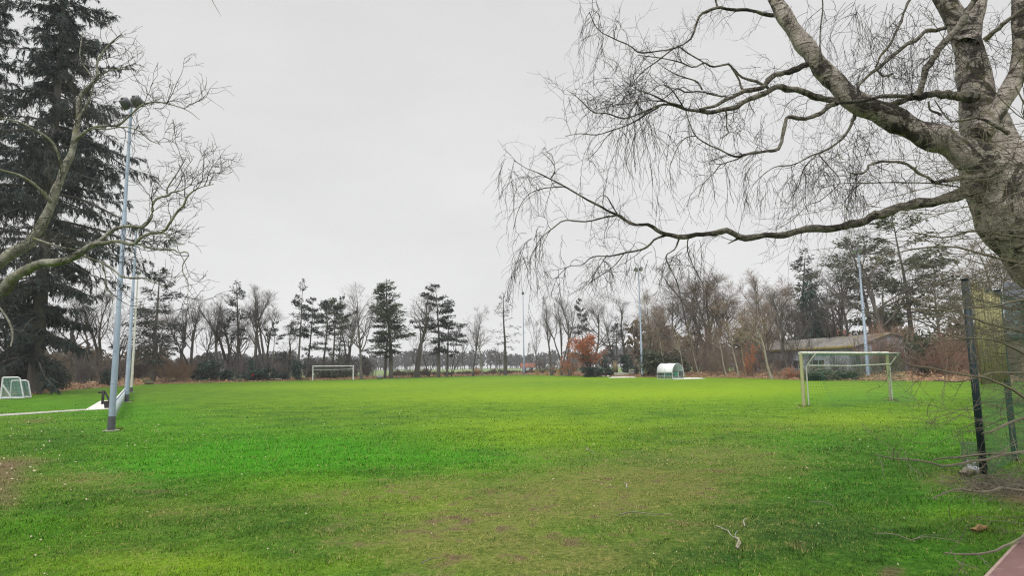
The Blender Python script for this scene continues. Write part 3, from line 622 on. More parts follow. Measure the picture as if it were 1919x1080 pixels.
# ------------------------------------------------------------------ old birch at the right
BD0 = 7.6
def jitter(L, rng, k=.35):
    n = len(L); j = rng.normal(0, 1, (n, 3)); j = (j+np.roll(j, 1, 0)+np.roll(j, -1, 0))/3; L = L.copy(); L[1:, :3] += (j*L[:, 3:4]*k)[1:]; return L
def birch():
    rng = np.random.default_rng(21)
    base = empty('birch_tree', (0, 0, 0), 'old birch with patchy bark, thick low limbs and hanging twigs behind the fence', 'tree')
    T, LM, TW = MB(), MB(), MB()
    root = np.array([8.3, BD0+.1, -.1])
    def big(mb, pts, d0, d1, n, sides, k=.16, sc=.78):
        L = jitter(resample(limb([(q[0], q[1], q[2]*sc) for q in pts], d0, d1), n), rng, k)
        L[:, 3] *= 1+.10*np.sin(np.arange(n)*1.1+rng.uniform(0, 6))+rng.normal(0, .03, n)
        mb.tubes(L[None, :, :3], L[None, :, 3], sides); return L
    tr = limb([(2110, 600, 215), (2020, 490, 195), (1945, 425, 172), (1888, 352, 142), (1858, 275, 98), (1838, 205, 70), (1826, 145, 58), (1814, 85, 50), (1796, 40, 42), (1766, -10, 36), (1742, -70, 34), (1715, -170, 26), (1690, -300, 16)], BD0, BD0+.3)
    tr = np.vstack([[*root, .95], [7.9, BD0+.05, 1.0, .76], tr]); L = jitter(resample(tr, 60), rng, .05); L[:, 3] *= 1+.05*np.sin(np.arange(60)*1.7); T.tubes(L[None, :, :3], L[None, :, 3], 20)
    big(T, [(1812, 85, 50), (1826, 40, 42), (1836, -10, 36), (1846, -90, 28), (1840, -220, 16)], BD0+.1, BD0+.4, 14, 12)
    big(T, [(1838, 250, 50), (1862, 222, 46), (1885, 180, 42), (1906, 135, 38), (1914, 70, 36), (1910, 5, 34), (1924, -80, 28), (1950, -200, 18)], BD0-.05, BD0-.4, 26, 14)
    big(T, [(1862, 320, 90), (1825, 296, 78), (1780, 272, 68), (1720, 246, 60), (1660, 217, 58), (1600, 186, 52), (1550, 138, 46), (1510, 85, 42), (1475, 38, 38), (1450, -8, 34), (1425, -70, 29), (1390, -180, 20), (1370, -280, 10)], BD0-.1, BD0+.8, 70, 16, .10)
    # limbs and branches: pixel polylines with widths
    B = [
     ([(1885, 385, 64), (1830, 360, 42), (1780, 368, 30), (1720, 380, 27), (1660, 398, 25), (1600, 420, 22), (1540, 432, 20), (1480, 437, 18), (1420, 444, 16), (1385, 445, 18), (1360, 434, 17), (1340, 438, 14), (1290, 444, 13), (1250, 440, 12), (1235, 432, 11), (1215, 422, 9), (1190, 420, 8.5), (1155, 403, 7.5), (1120, 385, 6), (1085, 365, 5), (1050, 345, 4), (1030, 335, 3.5), (1010, 325, 3), (985, 315, 2.3), (962, 300, 1.6)], BD0, BD0+.9, 90, 10),
     ([(1155, 404, 5), (1140, 406, 4.5), (1100, 415, 4.2), (1060, 413, 4), (1040, 425, 3.5), (1015, 445, 3), (1000, 470, 2.2), (985, 505, 1.6)], BD0+.75, BD0+.5, 26, 6),
     ([(1250, 440, 8), (1230, 447, 7), (1210, 465, 6), (1170, 475, 5), (1140, 480, 4), (1110, 482, 3.4), (1090, 497, 3), (1065, 500, 2.4), (1042, 522, 1.8)], BD0+.65, BD0+.4, 26, 6),
     ([(1274, 445, 5), (1265, 466, 4), (1248, 480, 4), (1255, 502, 3.5), (1268, 527, 3), (1274, 550, 2)], BD0+.6, BD0+.7, 16, 6),
     ([(1290, 446, 4), (1288, 470, 3.5), (1300, 500, 3), (1316, 530, 2.4)], BD0+.6, BD0+.4, 12, 5),
     ([(1170, 475, 3), (1150, 500, 2.6), (1120, 520, 2.2), (1085, 545, 1.6)], BD0+.6, BD0+.5, 12, 5),
     ([(1138, 478, 3), (1120, 505, 2.4), (1095, 535, 1.8), (1070, 552, 1.4)], BD0+.5, BD0+.5, 12, 5),
     ([(1385, 446, 9), (1374, 452, 5), (1364, 457, 2)], BD0+.5, BD0+.5, 5, 6),
     ([(1032, 335, 3.5), (1040, 318, 3), (1032, 300, 2.4), (1015, 285, 1.6)], BD0+.9, BD0+1, 10, 5),
     ([(1057, 350, 3.5), (1020, 352, 3), (990, 365, 2.4), (972, 392, 2), (962, 430, 1.5)], BD0+.8, BD0+.8, 14, 5),
     ([(1158, 402, 4), (1147, 385, 3.4), (1138, 370, 3), (1128, 366, 2.4), (1115, 380, 1.8), (1112, 410, 1.4)], BD0+.7, BD0+.7, 14, 5),
     ([(1612, 196, 24), (1560, 187, 19), (1520, 181, 18), (1480, 167, 18), (1455, 163, 16), (1420, 178, 15), (1390, 194, 14), (1360, 207, 13), (1310, 208, 11), (1280, 203, 8), (1240, 196, 6), (1210, 208, 5), (1170, 222, 4.4), (1140, 213, 3.4), (1110, 209, 3), (1085, 185, 2.3), (1062, 168, 1.6)], BD0+.35, BD0-.6, 60, 9),
     ([(1542, 116, 22), (1505, 124, 18), (1478, 131, 16), (1455, 143, 15), (1432, 160, 14), (1410, 168, 14), (1385, 175, 12), (1355, 190, 10), (1335, 199, 9), (1312, 206, 8)], BD0+.5, BD0-.2, 30, 9),
     ([(1240, 196, 5), (1215, 212, 4.6), (1185, 230, 4), (1160, 240, 3.6), (1120, 252, 3), (1085, 250, 2.4), (1060, 255, 1.8)], BD0-.4, BD0-.7, 22, 6),
     ([(1150, 243, 3), (1135, 258, 2.6), (1120, 280, 2), (1100, 300, 1.5)], BD0-.6, BD0-.7, 10, 5),
     ([(1286, 206, 6), (1275, 197, 5.5), (1249, 190, 5), (1222, 178, 4), (1195, 167, 3), (1170, 152, 2)], BD0-.3, BD0-.2, 18, 6),
     ([(1249, 190, 4), (1215, 188, 3.4), (1185, 192, 3), (1150, 198, 2.2), (1120, 205, 1.5)], BD0-.3, BD0-.5, 14, 5),
     ([(1284, 205, 5), (1272, 188, 4.5), (1262, 172, 4), (1249, 160, 3.2), (1235, 160, 2.6), (1215, 175, 2)], BD0-.3, BD0-.2, 14, 5),
     ([(1360, 180, 6), (1345, 179, 5.4), (1329, 175, 5), (1311, 171, 4.4), (1284, 172, 4), (1269, 165, 3.4), (1250, 180, 3), (1225, 195, 2)], BD0, BD0-.2, 20, 6),
     ([(1316, 168, 5), (1305, 152, 4.6), (1285, 145, 4), (1265, 138, 3.4), (1250, 130, 2.6), (1234, 118, 1.8)], BD0-.1, BD0, 14, 5),
     ([(1391, 168, 7), (1384, 148, 6.5), (1375, 132, 6), (1366, 119, 6), (1350, 121, 6), (1335, 124, 5.4), (1318, 117, 5), (1300, 126, 4.4), (1273, 116, 3.6), (1229, 107, 3), (1196, 103, 2)], BD0+.1, BD0-.1, 26, 6),
     ([(1440, 165, 10), (1415, 152, 8), (1390, 142, 7), (1372, 126, 6)], BD0+.2, BD0+.1, 10, 6),
     ([(1455, 28, 13), (1420, 22, 10), (1380, 15, 9), (1345, 15, 9), (1315, 25, 8), (1305, 45, 6.4), (1295, 70, 5.4), (1270, 87, 5), (1240, 95, 4.2), (1200, 98, 4.4), (1180, 85, 4), (1150, 72, 3.2), (1120, 55, 2.6), (1104, 22, 2)], BD0+.8, BD0+.1, 44, 7),
     ([(1345, 15, 6), (1342, -10, 5), (1350, -60, 3)], BD0+.6, BD0+.7, 6, 5),
     ([(1262, 90, 4.4), (1230, 115, 4), (1205, 135, 3.4), (1190, 150, 2.4), (1178, 175, 1.8)], BD0+.3, BD0, 14, 5),
     ([(1270, 85, 4), (1290, 100, 4), (1318, 116, 4)], BD0+.3, BD0, 8, 5),
     ([(1570, 192, 16), (1545, 206, 13), (1528, 216, 12), (1510, 223, 12), (1478, 219, 11), (1470, 235, 10.5), (1465, 265, 10), (1455, 280, 9.5), (1425, 284, 8), (1400, 288, 7), (1380, 293, 6), (1365, 290, 4.6), (1345, 279, 4.4), (1330, 272, 4), (1305, 255, 3.6), (1292, 230, 3), (1285, 208, 3)], BD0+.3, BD0-.5, 50, 8),
     ([(1395, 290, 4.4), (1383, 298, 3.6), (1350, 309, 3.2), (1340, 322, 2.8), (1318, 344, 2.4), (1308, 370, 1.6)], BD0-.1, BD0-.3, 16, 5),
     ([(1360, 208, 5), (1362, 228, 4.4), (1362, 240, 4), (1366, 248, 3.4), (1350, 260, 3)], BD0-.2, BD0-.2, 10, 5),
     ([(1305, 255, 3), (1285, 258, 2.6), (1268, 280, 2.2), (1256, 310, 1.6)], BD0-.4, BD0-.5, 10, 5),
     ([(1602, 215, 10), (1597, 225, 9), (1590, 240, 8), (1573, 266, 7), (1545, 283, 6.2), (1525, 290, 5), (1506, 300, 4.2), (1480, 310, 3.6), (1453, 313, 3), (1429, 328, 2.4), (1410, 348, 1.6)], BD0+.3, BD0-.3, 34, 6),
     ([(1530, 290, 3.6), (1506, 316, 3), (1496, 350, 2.6), (1484, 362, 2.2), (1464, 385, 1.6)], BD0, BD0-.2, 14, 5),
     ([(1535, 290, 3.4), (1556, 315, 3), (1575, 338, 2.6), (1560, 357, 2.4), (1535, 378, 2.4), (1516, 384, 2.4), (1484, 413, 2), (1452, 433, 1.5)], BD0, BD0-.5, 24, 5),
     ([(1840, 330, 20), (1800, 334, 15), (1765, 341, 11), (1750, 341, 9), (1738, 334, 8), (1720, 322, 8), (1700, 308, 8), (1680, 302, 7.4), (1655, 303, 7), (1638, 306, 7), (1628, 310, 7), (1624, 320, 6.4), (1614, 325, 6), (1593, 324, 4)], BD0-.2, BD0-.9, 40, 7),
     ([(1815, 352, 5), (1760, 345, 4.4), (1700, 342, 4), (1640, 343, 3.4), (1580, 344, 2.6), (1540, 352, 1.8)], BD0-.3, BD0-.9, 24, 5),
     ([(1830, 178, 34), (1785, 178, 25), (1744, 178, 21), (1708, 185, 20), (1674, 196, 18), (1650, 200, 18), (1625, 208, 18)], BD0-.1, BD0+.3, 24, 10),
     ([(1700, 180, 12), (1660, 178, 11), (1630, 186, 10), (1590, 192, 10), (1565, 194, 9)], BD0-.1, BD0, 16, 7),
     ([(1715, 183, 18), (1720, 168, 18), (1742, 125, 18), (1756, 103, 18), (1775, 72, 19), (1795, 50, 20), (1812, 26, 18), (1828, -4, 16), (1846, -60, 13)], BD0-.2, BD0-.1, 30, 9),
     ([(1772, 52, 12), (1739, 58, 11), (1713, 75, 11), (1684, 94, 10.5), (1650, 123, 10), (1624, 145, 9), (1610, 158, 8), (1608, 180, 6)], BD0, BD0-.4, 30, 7),
     ([(1706, -8, 8), (1698, 15, 7), (1690, 35, 7), (1681, 56, 7), (1666, 84, 7), (1648, 106, 6), (1640, 125, 4)], BD0-.3, BD0-.3, 18, 6),
     ([(1541, -5, 4), (1542, 20, 4), (1538, 52, 4), (1537, 85, 4), (1541, 112, 3.6)], BD0+.2, BD0+.2, 10, 5),
     ([(1640, 123, 6), (1655, 142, 6), (1672, 138, 6)], BD0-.3, BD0-.3, 6, 6),
     ([(1762, 215, 9), (1744, 205, 6), (1740, 190, 5)], BD0, BD0, 6, 5),
     ([(1890, 250, 14), (1840, 222, 8), (1800, 226, 6), (1780, 226, 5), (1760, 200, 4), (1752, 188, 3)], BD0-.5, BD0-.5, 14, 6),
     ([(1845, 75, 16), (1880, 45, 12), (1905, 25, 10), (1935, 5, 8)], BD0-.2, BD0-.6, 12, 7),
    ]
    thin = []
    for pts, d0, d1, n, sd in B:
        L = big(LM, pts, d0, d1, n, sd, .6, .68); thin.append((L, pts))
    # lumps where limbs leave the trunk
    # twigs: side twigs on every traced limb, then hanging strands
    def side_twigs(L, per_m, l0, l1, droop, r, second=4, wmax=.06):
        seg = np.r_[0, np.cumsum(np.linalg.norm(np.diff(L[:, :3], axis=0), axis=1))]
        n = int(per_m*seg[-1]);
        if n < 1: return
        Pn, R = L[None, :, :3], L[None, :, 3]
        s, d, i, t, rp = spawn(rng, Pn, R, n, .02, 1, .5, 1.3); k = rp < wmax; s, d, rp = s[k], d[k], rp[k]
        if not len(s): return
        ln = rng.uniform(l0, l1, len(s)); dr = rng.normal(droop, .16, len(s)); p = grow(rng, s, d, ln, 9, .27, dr); rr = np.minimum(np.full(len(s), r)*rng.uniform(.7, 1.4, len(s)), rp*.7)
        q = taper(rr, rr*.45, 9); TW.tubes(p, q, 4)
        s, d, i, t, rp = spawn(rng, p, q, second, .15, 1, .4, 1.1); ln = rng.uniform(.12, .42, len(s)); p2 = grow(rng, s, d, ln, 6, .25, droop*1.1); q2 = taper(np.full(len(s), r*.55), np.full(len(s), r*.35), 6); TW.tubes(p2, q2, 3)
        s, d, i, t, rp = spawn(rng, p2, q2, 2, .2, 1, .4, 1.1); ln = rng.uniform(.05, .2, len(s)); p3 = grow(rng, s, d, ln, 4, .25, droop); TW.tubes(p3, taper(np.full(len(s), r*.4), np.full(len(s), r*.3), 4), 3)
    for L, pts in thin:
        w = np.nanmedian(L[:, 3])
        side_twigs(L, 6 if w < .03 else 4, .15, .6, -.07, .0036, 4)
    def strands(px, py, n, l0, l1, spread=14, d=None):
        n = max(2, int(n*.62))
        c = np.array([P(px+rng.normal(0, spread), py+rng.normal(0, 8), (d or BD0+.1)+rng.normal(0, .15)) for _ in range(n)])
        di = np.stack([rng.normal(-.2, .4, n), rng.normal(0, .3, n), rng.normal(-.3, .3, n)], -1); ln = rng.uniform(l0, l1, n)
        p = grow(rng, c, di, ln, 14, .17, rng.uniform(-.40, -.12, n)); q = taper(np.full(n, .0032), np.full(n, .0016), 14); TW.tubes(p, q, 3)
        s, d_, i, t, rp = spawn(rng, p, q, 7, .08, 1, .3, .9); l2 = rng.uniform(.08, .34, len(s)); p2 = grow(rng, s, d_, l2, 6, .2, -.25); TW.tubes(p2, taper(np.full(len(s), .0022), np.full(len(s), .0013), 6), 3)
    for a in ((1195, 175, 20, .7, 1.75, 22), (1205, 215, 16, .6, 1.5, 14), (1180, 200, 12, .5, 1.5, 22), (1262, 250, 9, .7, 1.25, 6), (1240, 230, 6, .5, 1.2, 20), (1165, 240, 10, .4, 1.0, 18), (1110, 20, 10, .4, .9, 16), (1140, 40, 10, .3, .7, 20),
              (965, 305, 9, .4, .95, 12), (985, 330, 8, .4, .9, 14), (1005, 450, 12, .4, 1.0, 14), (1020, 430, 8, .4, .9, 14), (990, 480, 10, .35, .7, 10), (1040, 520, 5, .2, .5, 12), (1060, 500, 6, .3, .6, 12), (1245, 480, 9, .3, .65, 14), (1285, 470, 12, .35, .7, 12), (1300, 460, 8, .3, .6, 12),
              (1150, 480, 8, .3, .6, 22), (1200, 478, 6, .3, .6, 16), (1330, 290, 8, .4, .9, 20), (1420, 300, 10, .5, .95, 16), (1440, 330, 8, .4, .8, 16), (1480, 330, 8, .4, .8, 16), (1540, 300, 14, .5, 1.0, 26), (1570, 280, 16, .5, 1.1, 30), (1600, 250, 14, .5, 1.1, 26), (1520, 340, 10, .3, .6, 24),
              (1580, 350, 12, .2, .5, 26), (1650, 10, 14, .4, .9, 30), (1600, 10, 14, .4, 1.0, 24), (1500, 10, 6, .3, .8, 20), (1690, 110, 14, .4, .9, 30), (1740, 60, 10, .4, .8, 20), (1640, 130, 12, .3, .8, 24), (1700, 210, 12, .4, .9, 30), (1420, 200, 9, .3, .7, 26), (1350, 210, 9, .3, .8, 26), (1290, 210, 9, .3, .8, 20), (1560, 60, 8, .3, .7, 16), (1630, 70, 10, .3, .8, 24)):
        strands(*a)
    # a few twig bundles above the frame edge that hang into it
    def spray_cloud(px, py, n, l, spread):
        n = int(n*.55)
        c = np.array([P(px+rng.normal(0, spread), py+rng.normal(0, spread*.6), BD0+rng.normal(0, .3)) for _ in range(n)])
        di = rng.normal(size=(n, 3))+np.array([-.4, 0, .1]); p = grow(rng, c, di, rng.uniform(.3*l, l, n), 8, .25, -.05); q = taper(np.full(n, .0034), np.full(n, .0018), 8); TW.tubes(p, q, 3)
        s, d_, i, t, rp = spawn(rng, p, q, 5, .1, 1, .4, 1.1); p2 = grow(rng, s, d_, rng.uniform(.08, .3, len(s)), 5, .25, -.08); TW.tubes(p2, taper(np.full(len(s), .0022), np.full(len(s), .0014), 5), 3)
    for a in ((1175, 165, 40, .6, 26), (1205, 185, 30, .6, 26), (1160, 190, 20, .5, 24), (1080, 185, 14, .4, 16), (1380, 230, 16, .5, 20), (1450, 120, 10, .5, 20), (1660, 60, 30, .7, 50), (1700, 120, 40, .7, 40), (1740, 130, 30, .6, 34), (1680, 160, 30, .6, 40), (1760, 120, 24, .6, 30), (1880, 130, 50, .7, 40), (1860, 90, 30, .7, 40), (1590, 330, 34, .6, 24), (1640, 260, 24, .7, 40), (1740, 230, 26, .6, 40), (1800, 330, 30, .7, 40), (1860, 250, 24, .7, 40)):
        spray_cloud(*a)
    T.build('trunk', M['birch'], base); LM.build('limbs', M['birch_limb'], base); TW.build('twigs', M['birch_twig'], base, smooth=False)
birch()

# ------------------------------------------------------------------ lichen covered tree reaching in from the left
def left_tree():
    rng = np.random.default_rng(31); D = 7.0
    base = empty('oak_tree', (0, 0, 0), 'bare tree with lichen covered limbs reaching in front of the tall spruce', 'tree')
    T, TW = MB(), MB()
    rt = np.array([[-6.9, 7.2, -.1, .42], [-6.8, 7.15, 1.0, .30], [-6.75, 7.1, 2.2, .26], [-6.7, 7.1, 3.6, .22], [-6.9, 7.2, 6.0, .16], [-6.6, 7.4, 9.0, .10]])
    L = jitter(resample(rt, 36), rng, .06); T.tubes(L[None, :, :3], L[None, :, 3], 14)
    B = [
     ([(-200, 680, 44), (-90, 598, 38), (-30, 566, 34), (0, 548, 31), (18, 533, 29), (31, 520, 27), (47, 506, 25), (70, 498, 22), (104, 492, 20), (135, 484, 19), (155, 472, 18), (176, 458, 15), (192, 457, 11), (218, 453, 9.5), (238, 456, 9), (250, 457, 8.5), (264, 445, 8), (281, 437, 7.5), (305, 435, 7), (318, 418, 6.5), (333, 396, 6.5), (346, 385, 6), (348, 374, 5), (358, 361, 4), (377, 351, 3), (400, 345, 2)], D, D-.6, 70, 10),
     ([(174, 460, 12), (192, 448, 11), (207, 433, 10), (223, 426, 9), (238, 423, 8.5), (264, 427, 8.5), (278, 415, 8), (285, 402, 7.5), (286, 383, 7), (297, 371, 6.5), (315, 367, 6), (323, 360, 5), (340, 357, 3), (360, 345, 2)], D-.3, D-.1, 34, 8),
     ([(315, 367, 4.4), (313, 353, 4), (321, 340, 4), (332, 324, 3.4), (340, 310, 2.8), (349, 294, 1.8)], D-.1, D-.1, 14, 5),
     ([(250, 457, 6), (264, 459, 5.2), (289, 467, 4.6), (324, 468, 4.2), (334, 474, 4), (348, 472, 3.6), (354, 479, 3.4), (344, 493, 3), (342, 509, 2.6), (352, 528, 2.2), (352, 560, 1.6)], D-.4, D-.6, 30, 6),
     ([(155, 478, 8), (172, 486, 6.5), (192, 493, 6), (215, 508, 5.4), (231, 520, 4.6), (259, 521, 3.6), (281, 525, 3), (308, 539, 2)], D-.2, D-.5, 22, 6),
     ([(192, 495, 4.4), (198, 520, 3.8), (199, 542, 3.6), (209, 550, 3.2), (211, 570, 2)], D-.3, D-.3, 12, 5),
     ([(305, 435, 4.4), (320, 447, 3.6), (335, 458, 3), (348, 456, 2)], D-.5, D-.5, 10, 5),
     ([(-220, 640, 46), (-110, 560, 38), (-40, 512, 33), (0, 490, 30), (21, 476, 29), (47, 460, 28), (62, 447, 27), (75, 426, 25), (88, 402, 23), (98, 376, 21), (106, 350, 20), (119, 321, 19), (130, 296, 17), (140, 264, 15), (147, 220, 13), (150, 184, 12), (167, 163, 10), (183, 144, 8), (181, 121, 6), (194, 97, 5), (212, 76, 4), (229, 64, 2.5)], D-.2, D+.5, 60, 12),
     ([(140, 264, 8), (156, 249, 7), (175, 238, 6.4), (200, 235, 6), (222, 235, 6), (237, 222, 5.6), (264, 198, 5), (288, 191, 4.2), (311, 193, 3.4), (350, 206, 2.2), (374, 224, 1.5)], D+.1, D-.2, 30, 6),
     ([(176, 240, 4), (200, 243, 3.8), (225, 238, 3.6), (257, 243, 3.2), (280, 262, 2.6), (299, 270, 1.8)], D, D-.2, 16, 5),
     ([(183, 142, 4.4), (200, 134, 3.6), (218, 130, 3), (249, 129, 1.8)], D+.4, D+.4, 10, 5),
     ([(98, 380, 10), (70, 350, 8), (40, 330, 6), (0, 318, 5), (-40, 300, 3)], D, D-.5, 14, 6),
     ([(119, 321, 9), (100, 270, 7), (60, 240, 5.5), (20, 225, 4.4), (-20, 218, 3)], D, D-.5, 16, 6),
     ([(62, 447, 8), (110, 462, 5), (150, 470, 3.5)], D-.1, D, 8, 5),
     ([(-20, 560, 7), (10, 590, 6), (24, 625, 5), (20, 650, 3.5)], D-.2, D-.4, 10, 5),
     ([(145, 225, 6), (165, 190, 5), (175, 150, 4), (150, 110, 3), (155, 60, 2)], D+.2, D+.4, 14, 5),
     ([(-300, -160, 40), (-60, -230, 22), (160, -180, 10), (300, -95, 5), (380, -25, 2.6), (398, 2, 2), (407, 16, 1.6), (415, 30, 1)], D, D-.8, 34, 6),
    ]
    LM = []
    for pts, d0, d1, n, sd in B:
        pts = [(q[0], q[1], q[2]*.72) for q in pts]
        L = jitter(resample(limb(pts, d0, d1), n), rng, .3); L[:, 3] *= 1+.08*np.sin(np.arange(n)*1.3); T.tubes(L[None, :, :3], L[None, :, 3], sd); LM.append(L)
    for n, L in enumerate(LM):
        ln = np.linalg.norm(np.diff(L[:, :3], axis=0), axis=1).sum(); m = int((10 if n < 16 else 1)*ln)
        s, d, i, t, rp = spawn(rng, L[None, :, :3], L[None, :, 3], m, .05, 1, .5, 1.2); k = rp < .09; s, d, rp = s[k], d[k], rp[k]
        d[:, 2] += .25; l = rng.uniform(.15, .6, len(s)); p = grow(rng, s, d, l, 9, .2, .02); rr = np.minimum(rng.uniform(.003, .006, len(s)), rp*.7); q = taper(rr, rr*.4, 9); TW.tubes(p, q, 4)
        s, d, i, t, rp = spawn(rng, p, q, 5, .15, 1, .4, 1.1); p2 = grow(rng, s, d, rng.uniform(.08, .3, len(s)), 6, .22, .01); q2 = taper(np.full(len(s), .0026), np.full(len(s), .0017), 6); TW.tubes(p2, q2, 3)
        s, d, i, t, rp = spawn(rng, p2, q2, 2, .2, 1, .4, 1.1); p3 = grow(rng, s, d, rng.uniform(.05, .16, len(s)), 4, .2, .0); TW.tubes(p3, taper(np.full(len(s), .0021), np.full(len(s), .0014), 4), 3)
    T.build('trunk', M['left_bark'], base); TW.build('twigs', M['left_twig'], base, smooth=False)
left_tree()

# ------------------------------------------------------------------ thorn bush at the right edge
def thorn_bush():
    rng = np.random.default_rng(41)
    base = empty('thorn_bush', (0, 0, 0), 'leafless thorny bush stretching long thin twigs in from the right', 'bush')
    A, TW = MB(), MB(); D = 5.2
    n = 16; st = np.stack([rng.normal(6.1, .25, n), rng.normal(5.5, .3, n), np.full(n, -.05)], -1); di = np.stack([rng.normal(-.10, .22, n), rng.normal(0, .25, n), np.ones(n)], -1)
    p = grow(rng, st, di, rng.uniform(3.0, 5.6, n), 12, .07, .05); q = taper(rng.uniform(.015, .03, n), np.full(n, .006), 12); A.tubes(p, q, 6)
    B = [
     ([(2150, 830, 12), (1990, 790, 8), (1919, 748, 6), (1880, 722, 5), (1840, 708, 4.6), (1790, 700, 4), (1740, 689, 3.4), (1700, 682, 2.8), (1676, 664, 2)], 5.3, 4.9, 40),
     ([(2150, 800, 12), (2000, 842, 8), (1919, 849, 5.5), (1890, 853, 5), (1851, 863, 4.4), (1812, 867, 4.2), (1770, 874, 4), (1745, 869, 3.8), (1712, 862, 3.4), (1668, 859, 2.8), (1638, 851, 1.8)], 5.2, 4.8, 44),
     ([(1748, 863, 3), (1770, 858, 3), (1795, 858, 3.4), (1834, 853, 4), (1890, 850, 4)], 4.9, 5.1, 16),
     ([(2150, 760, 10), (1980, 778, 7), (1919, 785, 5), (1884, 797, 4.4), (1862, 808, 3.8), (1840, 812, 3)], 5.3, 5.0, 20),
     ([(2150, 900, 10), (1960, 920, 6), (1919, 919, 4.6), (1876, 917, 4.4), (1845, 923, 4), (1795, 917, 3.4), (1751, 931, 2.2)], 5.2, 4.9, 24),
     ([(2150, 880, 10), (1990, 960, 7), (1919, 1010, 5.5), (1881, 1027, 5), (1851, 1035, 4.4), (1806, 1041, 4), (1770, 1038, 2.6)], 4.8, 4.4, 24),
     ([(2150, 640, 10), (1990, 640, 7), (1919, 622, 5), (1850, 606, 4), (1780, 582, 3.2), (1720, 580, 2.6), (1660, 572, 1.8)], 5.3, 5.3, 30),
     ([(2150, 560, 10), (1990, 560, 7), (1919, 560, 5), (1860, 575, 4), (1800, 580, 3.4), (1740, 596, 2.6), (1690, 600, 1.8)], 5.3, 5.0, 26),
     ([(2150, 500, 10), (1990, 490, 7), (1919, 494, 5), (1850, 480, 4), (1780, 462, 3.4), (1700, 470, 2.6), (1640, 490, 1.8)], 5.3, 5.2, 28),
     ([(2150, 420, 10), (1990, 440, 7), (1900, 445, 5), (1830, 432, 4), (1770, 446, 3.2), (1710, 436, 2.4)], 5.3, 5.5, 24),
     ([(2150, 740, 10), (1990, 700, 6), (1919, 664, 5), (1870, 640, 4), (1800, 632, 3.2), (1750, 622, 2.2)], 5.3, 5.0, 24),
     ([(2150, 700, 9), (1990, 690, 6), (1919, 700, 4.6), (1860, 700, 3.6), (1800, 716, 3), (1750, 714, 2)], 5.3, 5.1, 24),
    ]
    Ls = [jitter(resample(limb(b, d0, d1), n), rng, .8) for b, d0, d1, n in B]
    # many more arching twigs from the stems, mostly reaching left
    m = 205; zz = np.r_[rng.uniform(.3, 5.2, 75), rng.uniform(2.7, 5.0, 130)]; i = rng.integers(0, n, m)
    k = np.clip((zz/5.4*11).astype(int), 0, 10); s = p[i, k]; d = np.stack([rng.normal(-1.0, .3, m), rng.normal(-.05, .4, m), rng.normal(.12, .28, m)], -1)
    p1 = grow(rng, s, d, rng.uniform(1.0, 2.4, m)*np.where(zz < 2.6, .75, 1), 12, .10, -.02); q1 = taper(rng.uniform(.003, .0065, m), np.full(m, .0018), 12); TW.tubes(p1, q1, 4)
    for L in Ls: TW.tubes(L[None, :, :3], L[None, :, 3], 5)
    def more(Pn, R, per):
        s, d, i, t, rp = spawn(rng, Pn, R, per, .25, 1, .5, 1.1); p2 = grow(rng, s, d, rng.uniform(.08, .5, len(s)), 7, .18, .0); q2 = taper(np.full(len(s), .0026), np.full(len(s), .0015), 7); TW.tubes(p2, q2, 3)
        s, d, i, t, rp = spawn(rng, p2, q2, 4, .1, 1, .7, 1.4); p3 = grow(rng, s, d, rng.uniform(.02, .12, len(s)), 4, .2, .0); TW.tubes(p3, taper(np.full(len(s), .0019), np.full(len(s), .0011), 4), 3)
    more(p1, q1, 9)
    for L in Ls: more(L[None, :, :3], L[None, :, 3], 9)
    A.build('stems', M['haw_twig'], base); TW.build('twigs', M['haw_twig'], base, smooth=False)
thorn_bush()

